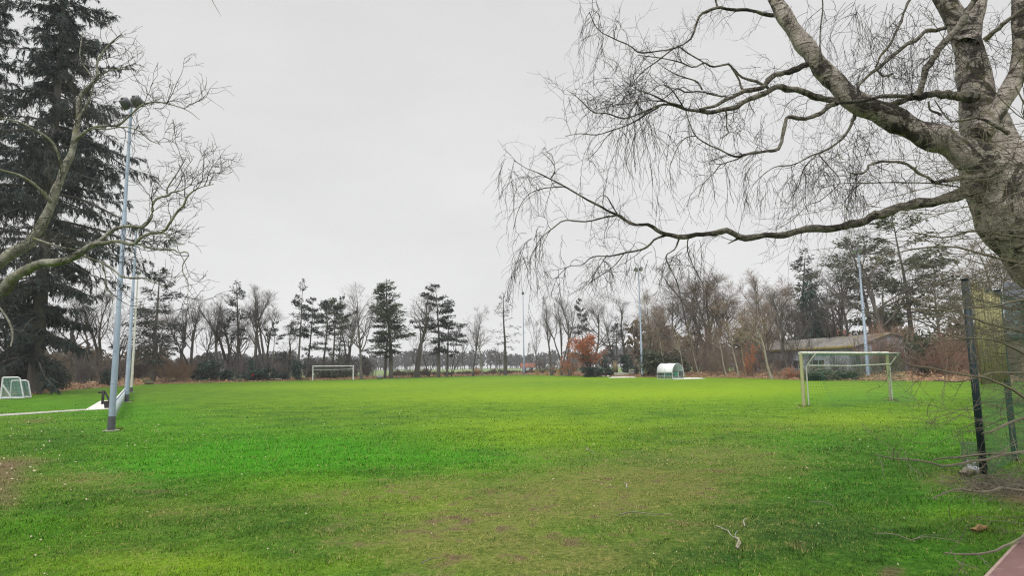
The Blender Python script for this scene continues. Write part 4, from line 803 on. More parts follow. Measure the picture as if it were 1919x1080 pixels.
# ------------------------------------------------------------------ the tall spruce at the left
def big_spruce():
    rng = np.random.default_rng(51); D = 60.0; g = G(67, D)
    base = empty('spruce_tree', tuple(g), 'huge dark spruce with hanging branches, taller than the frame at the left', 'conifer')
    A, B = MB(), MB(); H = 52.0; K = 20
    p0 = grow(rng, np.array([[0, 0, -.2]]), np.array([[.0, 0, 1.0]]), np.array([H]), K, .008, 0); A.tubes(p0, taper(np.array([.62]), np.array([.05]), K), 12)
    nb = 430; z = H*(.05+.93*rng.random(nb)**.9); f = z/H; a = rng.uniform(0, 6.28, nb)
    ln = (11.6*(1-f)**.88+.3)*np.where(rng.random(nb) < .35, .5, 1)*rng.uniform(.6, 1.18, nb)*(1+.28*np.sin(a*2+z*.45)+.18*np.sin(a*3-z*.8))
    ln *= .82+.28*np.abs(np.sin(z*.36+.6))**.7
    ln *= np.where(f < .28, .62, 1)
    t = f*(K-1); k = np.minimum(t.astype(int), K-2); st = p0[0][k]*(1-(t-k)[:, None])+p0[0][k+1]*(t-k)[:, None]
    di = np.stack([np.cos(a), np.sin(a), -.02+.35*f+rng.normal(0, .1, nb)], -1); p = np.zeros((nb, 9, 3)); p[:, 0] = st; d = unit(di)
    for j in range(1, 9):   # droop, then lift at the tips
        d = unit(d+rng.normal(0, .05, (nb, 3))+np.array([0, 0, 1.0])*(-.11 if j < 5 else .07)); p[:, j] = p[:, j-1]+d*(ln/8)[:, None]
    A.tubes(p, taper(ln*.012+.02, np.full(nb, .012), 9), 5)
    # side branchlets that hang like curtains
    s, dd, i, t, rp = spawn(rng, p, np.full((nb, 9), .03), 36, .10, 1.0, .5, 1.2); kp = rng.random(len(s)) < ln[i]/7; s, dd, i, t = s[kp], dd[kp], i[kp], t[kp]
    l2 = rng.uniform(.45, 1.5, len(s))*np.clip(ln[i]/5, .4, 1.15)*(1-.4*t); q = grow(rng, s, dd, l2, 5, .1, -.30); 
    A.tubes(q, taper(np.full(len(s), .010), np.full(len(s), .006), 5), 3)
    n = 24; idx = np.repeat(np.arange(len(s)), n); tt = rng.random(len(idx))*3.999; kk = tt.astype(int); fr = (tt-kk)[:, None]; c = q[idx, kk]*(1-fr)+q[idx, kk+1]*fr
    tan = unit(q[idx, kk+1]-q[idx, kk]); dr = tan*.8+rng.normal(0, .42, (len(idx), 3)); dr[:, 2] -= .75
    B.sprays(c, dr, rng.uniform(.22, .62, len(idx)), rng.uniform(.018, .042, len(idx)), rng)
    m = nb*110; i = rng.integers(0, nb, m); tt = rng.random(m)**.8*7.99; kk = tt.astype(int); fr = (tt-kk)[:, None]; c = p[i, kk]*(1-fr)+p[i, kk+1]*fr
    B.sprays(c+rng.normal(0, .10, (m, 3)), unit(p[i, kk+1]-p[i, kk])+rng.normal(0, .6, (m, 3)), rng.uniform(.2, .5, m), rng.uniform(.018, .045, m), rng)
    A.build('trunk', M['bark'], base); B.build('crown', M['needle_spruce'], base, smooth=False)
    c = copy_tree(base); c.location = tuple(G(-85, 64)); c.rotation_euler = (0, 0, 2.2); c.scale = (.9, .9, .98)
    c['label'] = 'second dark spruce, cut off by the left edge'
big_spruce()
# ------------------------------------------------------------------ floodlight masts
def mast(px, d, ytop, pxtop, label, r0=.11, lamps=2, green=False, ls=1.0, group='floodlight masts around the field'):
    g = G(px, d); top = P(pxtop, ytop, d)-g; H = top[2]
    o = empty('floodlight_mast', tuple(g), label, 'floodlight', group)
    lean = np.array([np.clip(top[0]*.0, -.2, .2), 0, H])
    mb = MB(); mb.tube([[0, 0, -.05], [0, 0, H*.33], [0, 0, H*.33+.04], [0, 0, H*.66], [0, 0, H*.66+.04], [0, 0, H]], [r0, r0*.86, r0*.74, r0*.66, r0*.55, r0*.42], 18)
    for z in (1.6, 2.7, 4.2): mb.box([r0*.2, -r0*.93, z], [.02, .02, .05])
    mb.build('pole', M['galv'] if not green else M['white_old'], o)
    mb = MB(); mb.tube([[0, 0, -.04], [0, 0, .42], [0, 0, .50]], [r0*1.13, r0*1.13, r0*1.02], 18); mb.build('collar', M['galv_dark'], o)
    mb = MB(); mb.box([0, 0, .015], [r0*3.4, r0*3.4, .05]); mb.build('footing', M['concrete_old'], o)
    f = unit(np.array([-g[0]-3, 55-g[1], 0]))   # lamps look at the middle of the pitch
    s = np.array([-f[1], f[0], 0]); W = .42*ls if lamps > 1 else 0
    mb = MB(); mb.tube([[*(-s*W)[:2], H], [*(s*W)[:2], H]] if lamps > 1 else [[0, 0, H-.1], [0, 0, H+.2]], .035*ls, 8); mb.build('crossarm', M['galv_dark'], o)
    for k in range(lamps):
        c = s*(W*(2*k-1) if lamps > 1 else 0)+np.array([0, 0, H+.30*ls]); ax = unit(f+np.array([0, 0, -.75]))
        mb = MB(); a, b = c-ax*.30*ls, c+ax*.26*ls; mb.tube([a, a+ax*.05*ls, a+ax*.28*ls, b], [.17*ls, .26*ls, .29*ls, .32*ls], 16)
        mb.box(c-ax*.31*ls, [.13*ls, .13*ls, .10*ls], math.atan2(f[1], f[0])); mb.tube([c-s*.3*ls, c-s*.3*ls-np.array([0, 0, .28*ls]), c+s*.3*ls-np.array([0, 0, .28*ls]), c+s*.3*ls], .022*ls, 6)
        l = mb.build('lamp', M['lamp_metal'], o)
        mb = MB(); mb.tube([b-ax*.03*ls, b+ax*.012*ls], [.285*ls, .285*ls], 16); mb.build('lens', M['lamp_glass'], l)
    return o
mast(215, 22, 201, 247, 'tall grey tapered floodlight mast nearest the camera, with dark collar', .107, ls=.62)
mast(240, 42, 432, 262, 'pale blue grey floodlight mast second along the white barrier', .14, ls=.6)
mast(1203, 104, 508, 1192, 'grey floodlight mast just left of the white dugout', .19)
mast(1625, 72, 474, 1603, 'light blue floodlight mast behind the near goal', .21, ls=.9)
mast(982, 150, 552, 976, 'thin pale floodlight mast at the far edge in the gap between trees', .19, 1)
mast(248, 61, 515, 259, 'greenish white mast behind the barrier, third in the row on the left', .12, 1, True, ls=.6)

# ------------------------------------------------------------------ football goals (frame, brace tubes and net)
def goal(c, ang, label, post, bar, net, rr=.055):
    o = empty('football_goal', tuple(c), label, 'goal', 'football goals', ang)
    for sx in (-1, 1):
        mb = MB(); mb.tube([[sx*3.52, 0, -.05], [sx*3.52, 0, 1.2], [sx*3.52, 0, 2.44]], [.085, .08, .075], 12); mb.build('post', post, o)
        mb = MB(); x = sx*3.40; mb.tube([[x, -.16, 0], [x, -.16, 1.70], [x, -.17, 1.80], [x, -.22, 1.87], [x, -.42, 2.12], [x, -.72, 2.44]], .032, 8); mb.build('brace', bar, o)
    mb = MB(); mb.tube([[-3.60, 0, 2.44], [-1.2, 0, 2.425], [1.2, 0, 2.425], [3.60, 0, 2.44]], .075, 12); mb.build('crossbar', bar, o)
    mb = MB(); mb.tube([[-3.4, -.2, 1.86], [-1.8, -.2, 1.84], [0, -.2, 1.81], [1.8, -.2, 1.84], [3.4, -.2, 1.86]], .034, 8); mb.build('back_bar', bar, o)
    mb = MB(); mb.tube([[-3.4, -.72, 2.43], [0, -.72, 2.41], [3.4, -.72, 2.43]], .03, 8); mb.build('top_bar', bar, o)
    # net: from crossbar to the top bar, then hanging to the grass behind
    def sheet(A, B, C, D, nu, nv, sag):
        A, B, C, D = map(np.array, (A, B, C, D)); lines = []
        def pt(u, v): return (A*(1-u)+B*u)*(1-v)+(D*(1-u)+C*u)*v+np.array([0, sag[1], sag[0]])*(math.sin(v*math.pi)*(.6+.4*math.sin(u*9)))
        for i in range(nu+1): lines.append([pt(i/nu, k/6) for k in range(7)])
        for j in range(nv+1): lines.append([pt(k/6, j/nv) for k in range(7)])
        return np.array(lines)
    mb = MB(); r = rr*.055
    for ln in (sheet([-3.5, 0, 2.42], [3.5, 0, 2.42], [3.4, -.72, 2.42], [-3.4, -.72, 2.42], 60, 6, (-.08, 0)),
               sheet([-3.4, -.72, 2.42], [3.4, -.72, 2.42], [3.35, -1.35, .03], [-3.35, -1.35, .03], 60, 19, (0, .25)),
               sheet([-3.48, 0, 2.4], [-3.4, -.72, 2.4], [-3.35, -1.35, .03], [-3.48, -.02, .03], 9, 19, (0, 0)),
               sheet([3.48, 0, 2.4], [3.4, -.72, 2.4], [3.35, -1.35, .03], [3.48, -.02, .03], 9, 19, (0, 0))):
        mb.tubes(ln, np.full(ln.shape[:2], r), 3)
    mb.build('net', net, o, smooth=False); return o
GA = math.atan2(3.7, 6.3)
goal([16.38, 31.65, 0], GA, 'football goal near the camera with mossy posts, white crossbar and green net', M['post_wood'], M['white_old'], M['net_green'], .062)
goal([-31.15, 112.0, 0], GA+math.pi, 'white football goal at the far end of the field', M['white_paint'], M['white_paint'], M['net_grey'], .08)
# small training goals parked at the left
def mini_goal(px, d, L, Ht, top, W, label, diag):
    o = empty('training_goal', tuple(G(px, d)), label, 'goal', 'small training goals', .657)
    for s in (0, 1):
        y = s*W; mb = MB(); r = .055
        mb.tube([[0, y, 0], [.03, y, Ht]], r, 8); mb.tube([[.03, y, Ht], [top, y, Ht]], r, 8); mb.tube([[top, y, Ht], [top+.12, y, Ht-.08], [L, y, .1], [L, y, .03]], r, 8); mb.tube([[0, y, .05], [L, y, .05]], r, 8)
        if diag: mb.tube([[.02, y, Ht*.68], [L*.48, y, .05]], r*.9, 8)
        mb.build('side_frame', M['white_paint'], o)
    mb = MB(); mb.tube([[.03, 0, Ht], [.03, W, Ht]], .055, 8); mb.build('crossbar', M['white_paint'], o)
    mb = MB(); mb.tube([[L, 0, .05], [L, W, .05]], .05, 8); mb.build('back_bar', M['white_paint'], o)
    mb = MB(); mb.tube([[top, 0, Ht], [top, W, Ht]], .04, 8); mb.build('top_bar', M['white_paint'], o)
    mb = MB(); ls = []
    for i in range(26):
        y = W*i/25; ls.append([[top, y, Ht], [(top+L)/2-.1, y, Ht*.5], [L, y, .06]])
    for i in range(15):
        t = i/14; ls.append([[top+(L-top)*t-.15*math.sin(t*3.1), 0, Ht*(1-t)+.04], [top+(L-top)*t-.15*math.sin(t*3.1), W/2, Ht*(1-t)+.04], [top+(L-top)*t-.15*math.sin(t*3.1), W, Ht*(1-t)+.04]])
    for s in (0, W):
        for i in range(1, 14):
            z = Ht*i/14; xe = top+(L-top)*(1-z/Ht); ls.append([[.02, s, z], [xe*.5, s, z], [xe, s, z]])
        for i in range(1, 16):
            x = L*i/16; ze = Ht if x < top else Ht*(1-(x-top)/(L-top)); ls.append([[x, s, .05], [x, s, ze*.5], [x, s, ze]])
    ls = np.array(ls); mb.tubes(ls, np.full(ls.shape[:2], .011), 3); mb.build('net', M['net_teal'], o, smooth=False); return o
mini_goal(5, 49.5, 1.40, 1.62, .95, 2.6, 'larger white training goal with green net on the left grass', True)
mini_goal(22, 50.6, 1.32, 1.36, .95, 2.0, 'smaller white training goal nested against the larger one', False)

# ------------------------------------------------------------------ barrier between the masts
ax = unit(np.array([-20.0, 34.6, 0])); b0 = np.array([-16.25, 26.4, 0])
def barrier():
    o = empty('barrier_fence', tuple(b0), 'low white board barrier running between the left masts', 'fence')
    rz = math.atan2(ax[1], ax[0]); Lb = 38.0; n = 20
    for i in range(n+1):
        c = ax*(Lb*i/n); mb = MB(); mb.tube([[*c[:2], -.05], [*c[:2], .80]], .032, 8); mb.build('post', M['galv'], o)
    mb = MB(); mb.tube([[0, 0, .80], [*(ax*Lb)[:2], .80]], .036, 8); mb.build('rail', M['white_paint'], o)
    for i in range(n):
        c = ax*(Lb*(i+.5)/n)+np.array([.05, .03, .42]); mb = MB(); mb.box(c, [Lb/n-.08, .025, .66], rz); mb.build('board', M['board_white'], o)
barrier()
def flat(name, pts, z0, z1, mat, kind='structure', **kw):
    mb = MB(); mb.prism(pts, z0, z1); o = mb.build(name, mat, smooth=False); tag(o, kind=kind); return o
def pad(name, corners, h=.03, mat=None): return flat(name, [GP(*c) for c in corners][::-1], -.05, h, mat or M['concrete'])
pad('paved_path', [(158, 770), (187, 753), (216, 750), (217, 767)], .03)
o_ = pad('concrete_path', [(-500, 800), (-500, 793), (0, 777.6), (159, 767.6), (159, 770), (0, 781)], .02, M['concrete_old'])
def pump():
    g = GP(192, 759); o = empty('standpipe', tuple(g), 'black post with a short arm and a slanting strut on the pale paving', 'post')
    mb = MB(); mb.box([0, 0, .42], [.11, .11, .86]); mb.build('upright', M['black_metal'], o)
    mb = MB(); mb.box([-.16, 0, .74], [.24, .09, .10]); mb.tube([[-.27, 0, .74], [-.27, 0, .68]], .04, 8); mb.build('arm', M['black_metal'], o)
    mb = MB(); mb.tube([[.04, .05, .80], [.22, .05, .52], [.36, .05, .22]], [.05, .055, .06], 8); mb.box([.37, .05, .24], [.13, .10, .16]); mb.build('strut', M['black_metal'], o)
    g = GP(205, 766); o = empty('black_tub', tuple(g), 'black square tub standing on the pale paving beside the nearest mast', 'tub')
    mb = MB()
    for (z0, z1, w0, w1) in ((.03, .34, .17, .20), (.34, .40, .23, .23)):
        v = [[-w0, -w0, z0], [w0, -w0, z0], [w0, w0, z0], [-w0, w0, z0], [-w1, -w1, z1], [w1, -w1, z1], [w1, w1, z1], [-w1, w1, z1]]; mb.add(v, [[0,3,2,1],[4,5,6,7],[0,1,5,4],[1,2,6,5],[2,3,7,6],[3,0,4,7]])
    mb.build('body', M['black_plastic'], o, smooth=False)
    mb = MB(); mb.tube([[-.21, 0, .33], [-.26, 0, .28], [-.21, 0, .23]], .02, 6); mb.build('handle', M['black_metal'], o)
pump()

# ------------------------------------------------------------------ dugout and its paving
def dugout():
    g = G(1259.5, 87); o = empty('dugout', tuple(g), 'rounded white plastic team dugout with green seats at the far right side', 'dugout')
    th = math.atan2(.86, -.51); ex = np.array([math.cos(th), math.sin(th), 0]); ey = np.array([.86, .51, 0])   # ex along the touchline, ey away from the pitch
    Lx, Wd, hs, Ht = 2.9, 2.0, .95, 2.1
    def pt(l, t, dr=0.0):   # t 0..1 around the profile, pitch side first
        if t < .25: return ex*l+ey*(0-dr)+np.array([0, 0, hs*t/.25])
        if t > .75: return ex*l+ey*(Wd+dr)+np.array([0, 0, hs*(1-t)/.25])
        a = math.pi*(t-.25)/.5; return ex*l+ey*(Wd/2-(Wd/2+dr)*math.cos(a))+np.array([0, 0, hs+(Ht-hs+dr)*math.sin(a)])
    def shell(t0, t1, n, name, mat):
        mb = MB(); v = []; q = []
        for dr in (0, .018):
            for i in range(n+1):
                for l in (0, Lx): v.append(pt(l, t0+(t1-t0)*i/n, dr))
        k = 2*(n+1)
        for i in range(n):
            a = 2*i; q += [[a, a+1, a+3, a+2], [k+a, k+a+2, k+a+3, k+a+1], [a, a+2, k+a+2, k+a], [a+1, k+a+1, k+a+3, a+3]]
        q += [[0, k, k+1, 1], [2*n, 2*n+1, k+2*n+1, k+2*n]]
        mb.add(v, q); return mb.build(name, mat, o)
    m, nt, bs = newmat('clear_polycarbonate'); bs.inputs['Base Color'].default_value = (.40, .43, .44, 1); bs.inputs['Roughness'].default_value = .2
    tr = nt.nodes.new('ShaderNodeBsdfTransparent'); tr.inputs['Color'].default_value = (.85, .9, .9, 1); mx = nt.nodes.new('ShaderNodeMixShader'); mx.inputs[0].default_value = .92
    nt.links.new(bs.outputs[0], mx.inputs[1]); nt.links.new(tr.outputs[0], mx.inputs[2]); nt.links.new(mx.outputs[0], nt.nodes['Material Output'].inputs['Surface']); M['clear'] = m
    shell(.235, .74, 18, 'roof', M['poly_white']); shell(.02, .235, 2, 'front_panel', M['clear']); shell(.745, .98, 2, 'back_panel', M['clear'])
    for l in (0, Lx):
        mb = MB(); prof = [pt(l, t) for t in np.linspace(0, 1, 30)]; c = ex*l+ey*Wd/2+np.array([0, 0, .5])
        v = np.array(prof+[p+ex*.015 for p in prof]+[c, c+ex*.015]); n = 30; t = []; q = []
        for i in range(n-1): t += [[i, 2*n, i+1], [n+i, n+i+1, 2*n+1]]; q += [[i, i+1, n+i+1, n+i]]
        t += [[n-1, 2*n, 0], [n, 2*n+1, 2*n-1]]
        mb.add(v, q, t); mb.build('end_panel', M['clear'], o, smooth=False)
    for l in (-.02, Lx/2, Lx+.02):
        mb = MB(); mb.tube([pt(l, t, .03) for t in np.linspace(0, 1, 34)], .035, 6); mb.build('rib', M['alu'], o)
    for l in (-.03, Lx+.03):
        mb = MB(); mb.tube([ex*l+ey*Wd*.52, ex*l+ey*Wd*.52+np.array([0, 0, Ht])], .035, 6); mb.build('upright', M['alu'], o)
    for t in (0.0, .10, .235):
        mb = MB(); mb.tube([pt(-.02, t, .03), pt(Lx+.02, t, .03)], .035, 6); mb.build('rail', M['alu'], o)
    for i in range(5):
        mb = MB(); c = ex*(.35+i*.55)+ey*.85; yaw = th
        mb.box(c+np.array([0, 0, .46]), [.46, .44, .06], yaw); mb.box(c+ey*.22+np.array([0, 0, .68]), [.5, .06, .46], yaw); mb.build('seat', M['bench_green'], o)
    mb = MB(); mb.box(ex*Lx/2+ey*.9+np.array([0, 0, .36]), [Lx-.2, .08, .08], th)
    for l in (.3, Lx-.3): mb.box(ex*l+ey*.9+np.array([0, 0, .17]), [.07, .07, .33], th)
    mb.build('bench_frame', M['alu'], o)
dugout()
pad('paving', [(1262, 712), (1258, 709.4), (1308, 708.6), (1322, 710.6)], .05)
pad('paving', [(1140, 709.0), (1148, 707.2), (1185, 706.6), (1192, 708.4)], .05)

# ------------------------------------------------------------------ ball fence at the right
def post_at(px, py, h): 
    g = GP(px, py); return g
f0, f1 = GP(1845, 897), GP(1903, 864); fd = unit(f1-f0)
def fence():
    o = empty('ball_fence', tuple(f0), 'tall dark green ball stop fence with mossy boards in its upper half', 'fence')
    gap = np.linalg.norm(f1-f0); n = 5; H = 3.42
    for i in range(n):
        c = fd*gap*i; mb = MB(); mb.box([c[0], c[1], H/2-.1], [.10, .10, H+.2], math.atan2(fd[1], fd[0])); mb.box([c[0], c[1], H+.01], [.115, .115, .03], math.atan2(fd[1], fd[0])); mb.build('post', M['fence_green'], o)
    mb = MB(); e = fd*gap*(n-1); mb.tube([[0, 0, H-.06], [*e[:2], H-.06]], .022, 6); mb.tube([[0, 0, .12], [*e[:2], .12]], .006, 4); mb.tube([[0, 0, 1.62], [*e[:2], 1.62]], .006, 4); mb.build('rail', M['fence_green'], o)
    # boards: full height pale mossy planks in the first bay
    nrm = np.array([-fd[1], fd[0], 0]); rz = math.atan2(fd[1], fd[0]); rng = np.random.default_rng(4)
    k = 9
    for i in range(k):
        wd = (gap-.42)/k; c = fd*(.08+wd*(i+.5))-nrm*.078; top = (3.36 if i < 4 else 3.30)+rng.normal(0, .015); bot = 1.58+rng.normal(0, .02)
        mb = MB(); mb.box([c[0], c[1], (top+bot)/2], [wd-.012, .022, top-bot], rz); mb.build('board', M['mossy_board'], o)
    # diagonal wire mesh over all bays
    ls = []; Ltot = gap*(n-1); sp = .055
    for sgn in (1, -1):
        for s in np.arange(-H, Ltot+H, sp*1.4142):
            pts = []
            a = s; za = .05; b = s+sgn*(H-.1); zb = H-.06
            # clip to 0..Ltot
            x0, z0, x1, z1 = a, za, b, zb
            if x0 > x1: x0, z0, x1, z1 = x1, z1, x0, z0
            if x1 < 0 or x0 > Ltot: continue
            if x0 < 0: z0 += (z1-z0)*(0-x0)/(x1-x0); x0 = 0
            if x1 > Ltot: z1 = z0+(z1-z0)*(Ltot-x0)/(x1-x0); x1 = Ltot
            if x1-x0 < .02: continue
            ls.append([[*(fd*x0-nrm*.055)[:2], z0], [*(fd*x1-nrm*.055)[:2], z1]])
    ls = np.array(ls); mb = MB(); mb.tubes(ls, np.full(ls.shape[:2], .0019), 3); mb.build('wire_mesh', M['mesh_green'], o, smooth=False)
fence()
def basket():
    g = GP(1825, 887); o = empty('wire_basket', tuple(g), 'grey wire litter basket leaning at the foot of the fence', 'basket')
    H, r = .52, .155; ls = []
    for i in range(22):
        a = 6.283*i/22; ls.append([[r*.9*math.cos(a), r*.9*math.sin(a), .02], [r*math.cos(a), r*math.sin(a), H]])
    mb = MB(); ls = np.array(ls); mb.tubes(ls, np.full(ls.shape[:2], .0028), 4)
    for z in np.linspace(.02, H, 13):
        rr = r*(.9+.1*z/H); a = np.linspace(0, 6.283, 21); mb.tube(np.stack([rr*np.cos(a), rr*np.sin(a), 0*a+z], -1), .0028 if .03 < z < H-.01 else .006, 4, False)
    mb.build('wire_body', M['wire'], o)
    rng = np.random.default_rng(2); mb = MB()
    c = rng.normal(0, .05, (26, 3)); c[:, 2] = .06+np.abs(c[:, 2]); mb.sprays(c, rng.normal(size=(26, 3)), .11, .045, rng)
    p = mb.build('paper_litter', M['paper'], None, loc=tuple(g), smooth=False); tag(p, 'crumpled white paper lying in the wire basket by the fence', 'litter')
basket()
def table():
    a, b = GP(1850, 1080), GP(1919, 1005)
    z = .76; f = (HC-z)/HC; a = a*f; b = b*f; a[2] = b[2] = 0; dr = unit(b-a); nr = np.array([dr[1], -dr[0], 0])  # nr to the right of the edge
    o = empty('garden_table', tuple(a), 'dusky red tabletop corner at the bottom right edge', 'table'); rz = math.atan2(dr[1], dr[0])
    c = dr*.25+nr*.45; mb = MB(); mb.box([c[0], c[1], z-.022], [2.3, .9, .036], rz); mb.build('tabletop', M['table_red'], o)
    mb = MB(); e = dr*.25; mb.box([e[0]-nr[0]*.006, e[1]-nr[1]*.006, z-.028], [2.3, .018, .05], rz); mb.build('edging', M['table_edge'], o)
    for s, t in ((-.75, .12), (-.75, .78), (1.2, .12), (1.2, .78)):
        q = dr*s+nr*t; mb = MB(); mb.box([q[0], q[1], (z-.05)/2], [.06, .06, z-.05], rz); mb.build('leg', M['black_metal'], o)
table()

# ------------------------------------------------------------------ buildings
def barn():
    A = G(1395, 104); B = G(1603, 75); d = unit(B-A); L = np.linalg.norm(B-A); nb = np.array([-d[1], d[0], 0]);  # away from the field
    if nb[1] < 0: nb = -nb
    rz = math.atan2(d[1], d[0]); o = empty('barn', tuple(A), 'long low pale barn with yellow mossy eaves behind the trees at the right', 'building'); E, D, R = 3.75, 9.0, 1.5
    mb = MB(); c = d*L/2+nb*D/2; mb.box([c[0], c[1], E/2-.1], [L, D, E+.2], rz)
    # gables
    for l, s in ((0, -1), (L, 1)):
        v = [d*l, d*l+nb*D, d*l+nb*D/2]; v = [np.array([p[0], p[1], z]) for p, z in zip(v, (E, E, E+R))]; mb.add(np.array(v), None, [[0, 1, 2] if s < 0 else [0, 2, 1]])
    mb.build('wall', M['barn_wall'], o, smooth=False)
    mb = MB()
    for s0, s1 in ((-.35, D/2), (D+.35, D/2)):
        z0 = E-.10; z1 = E+R+.05; v = []
        for zz in (0, .09):
            v += [np.array([*(d*-.4+nb*s0)[:2], z0+zz]), np.array([*(d*(L+.4)+nb*s0)[:2], z0+zz]), np.array([*(d*(L+.4)+nb*s1)[:2], z1+zz]), np.array([*(d*-.4+nb*s1)[:2], z1+zz])]
        mb.add(v, [[0,1,2,3],[4,7,6,5],[0,4,5,1],[1,5,6,2],[2,6,7,3],[3,7,4,0]])
    mb.build('roof', M['barn_roof'], o, smooth=False)
    mb = MB(); c = d*L/2-nb*.38; mb.box([c[0], c[1], E+.0], [L+.9, .06, .34], rz); mb.build('fascia', M['fascia'], o)
    for t in (.22, .40, .57, .74):
        c = d*L*t-nb*.03; mb = MB(); mb.box([c[0], c[1], 1.75], [2.6, .10, 1.15], rz); w_ = mb.build('window', M['window_dark'], o, smooth=False)
        mb = MB()
        for dz in (-.6, .6): mb.box([c[0], c[1], 1.75+dz], [2.8, .14, .09], rz)
        for dx in (-1.35, 0, 1.35): q = c+d*dx; mb.box([q[0], q[1], 1.75], [.09, .138, 1.1], rz)
        mb.build('frame', M['board_white'], w_, smooth=False)
    A2 = G(1618, 82); o = empty('shed', tuple(A2), 'small grey roofed shed beside the long barn, right of the blue mast', 'building')
    mb = MB(); mb.box([1.0, 2.5, 1.55], [4.2, 5, 3.2], .1); mb.build('wall', M['barn_wall'], o, smooth=False)
    mb = MB(); mb.add([[-1.4, -.4, 3.1], [3.4, .0, 3.1], [3.2, 3.0, 4.6], [-1.3, 3.0, 4.6], [-1.4, -.4, 3.24], [3.4, 0, 3.24], [3.2, 3, 4.74], [-1.3, 3, 4.74]], [[0,3,2,1],[4,5,6,7],[0,1,5,4],[1,2,6,5],[2,3,7,6],[3,0,4,7]]); mb.build('roof', M['roof_grey'], o, smooth=False)
    mb = MB(); mb.box([1.2, -.02, 1.0], [1.0, .1, 2.0], .1); mb.build('door', M['window_dark'], o, smooth=False)
def house(name, px, d, w, dp, e, r, label, wallm, roofm, rz=0.0, cat='house', at=None):
    g = G(px, d) if at is None else np.array(at); o = empty(name, tuple(g), label, cat, None, rz); mb = MB(); mb.box([0, dp/2, e/2-.1], [w, dp, e+.2])
    for x in (-w/2, w/2): mb.add([[x, 0, e], [x, dp, e], [x, dp/2, e+r]], None, [[0, 2, 1] if x > 0 else [0, 1, 2]])
    mb.build('wall', wallm, o, smooth=False); mb = MB()
    for y0 in (-.4, dp+.4):
        v = [];
        for zz in (0, .12): v += [[-w/2-.4, y0, e-.12+zz], [w/2+.4, y0, e-.12+zz], [w/2+.4, dp/2, e+r+.05+zz], [-w/2-.4, dp/2, e+r+.05+zz]]
        mb.add(v, [[0,1,2,3],[4,7,6,5],[0,4,5,1],[1,5,6,2],[2,6,7,3],[3,7,4,0]])
    mb.build('roof', roofm, o, smooth=False)
    n = max(1, int(w/3))
    for i in range(n):
        x = -w/2+w*(i+.5)/n; mb = MB(); mb.box([x, -.02, min(1.5, e*.5)], [1.1, .08, 1.1]); f = mb.build('window', M['window_dark'], o, smooth=False)
        mb = MB(); mb.box([x, -.03, min(1.5, e*.5)-.6], [1.3, .14, .08]); mb.build('sill', M['board_white'], f, smooth=False)
    return o
barn()
house('farmhouse', 990, 300, 6.5, 8, 1.5, 1.8, 'distant farm building with orange red roof beside the far mast', M['board_white'], M['roof_red'])
house('farmhouse', 1578, 135, 6, 8, 6.2, 2.6, 'house whose red roof shows above the barn', M['brick'], M['roof_red'])
house('clubhouse', 0, 27, 9.5, 7, 3.05, 2.4, 'brick building with dark roof seen through the fence mesh at the right edge', M['brick'], M['roof_dark'], -.67, 'building', (24.95, 24.0, 0))

# ------------------------------------------------------------------ things along the edge of the wood
def rocky(name, px, d, size, label, cat, mat, seed, group=None, flat_=.75):
    rng = np.random.default_rng(seed); n, m = 12, 8; v = []; q = []
    for j in range(m+1):
        for i in range(n):
            a = 6.283*i/n; b = math.pi*(j/m-.5); k = 1+.16*math.sin(3*a+seed)+.12*math.sin(5*a+2*b+seed*2)+rng.normal(0, .05)
            v.append([size*k*math.cos(b)*math.cos(a), size*k*.8*math.cos(b)*math.sin(a), size*flat_*(1+k*math.sin(b))*.8-.05])
    for j in range(m):
        for i in range(n): q.append([j*n+i, j*n+(i+1) % n, (j+1)*n+(i+1) % n, (j+1)*n+i])
    g = G(px, d, max(.0, float(bank_z(np.array([px]), np.array([max(0, (d-bd(px)+.6)/wid(px))]))[0])-.05)); mb = MB(); mb.add(v, q); o = mb.build(name, mat, None, loc=tuple(g)); tag(o, label, cat, group); return o
rocky('boulder', 712, 119, .62, 'pale grey boulder right of the far goal', 'rock', M['stone'], 3)
rocky('boulder', 747, 124, .40, 'low flat stone to the right of the pale boulder', 'rock', M['stone'], 6, None, .45)
for k, (px, d, s, lb) in enumerate(((1100, 113, .30, 'flat white stone below the copper beech'), (1130, 112, .26, 'small white stone left of the low wall'), (1139, 112.5, .30, 'pale lump of stone next to the low wall'))):
    rocky('white_stone', px, d, s, lb, 'stone', M['concrete'], 20+k, None, .5)
def log(px, d, r, L, yaw, label, z=.0):
    o = empty('log', tuple(G(px, d, z)), label, 'log', 'sawn logs along the wood edge', yaw)
    mb = MB(); mb.tubes(np.array([[[0, 0, r], [L/2, .03, r*1.05], [L, 0, r]]]), np.array([[r, r*.96, r*.93]]), 12); mb.build('bark', M['bark_mossy'], o)
    for x in (-.004, L+.004): mb = MB(); mb.tube([[x-.003, 0, r], [x+.003, 0, r]], r*.97, 12); mb.build('cut_end', M['wood_cut'], o)
for a in ((266, 96, .30, 1.4, 1.1, 'thick pale sawn log on the red leaf litter right of the left masts'), (272, 94, .16, 1.2, .5, 'thin sawn log in front of the thick pale one'), (321, 101, .24, 1.2, 1.5, 'sawn log with round yellow end at the foot of the tan bush'), (358, 104, .22, 1.3, 1.2, 'sawn log lying left of the dark holly bushes'), (372, 104, .18, 1.6, .4, 'dark thin log beside the holly bushes'),
          (425, 106, .20, 1.0, 1.4, 'white ended log in front of the holly bushes'), (434, 107, .20, 2.0, .15, 'long sawn log right of the white ended log'), (500, 110, .18, 2.4, .2, 'long thin log on the leaf litter left of the far goal'), (562, 113, .18, 1.6, .1, 'log at the left foot of the far goal')): log(*a, .1)
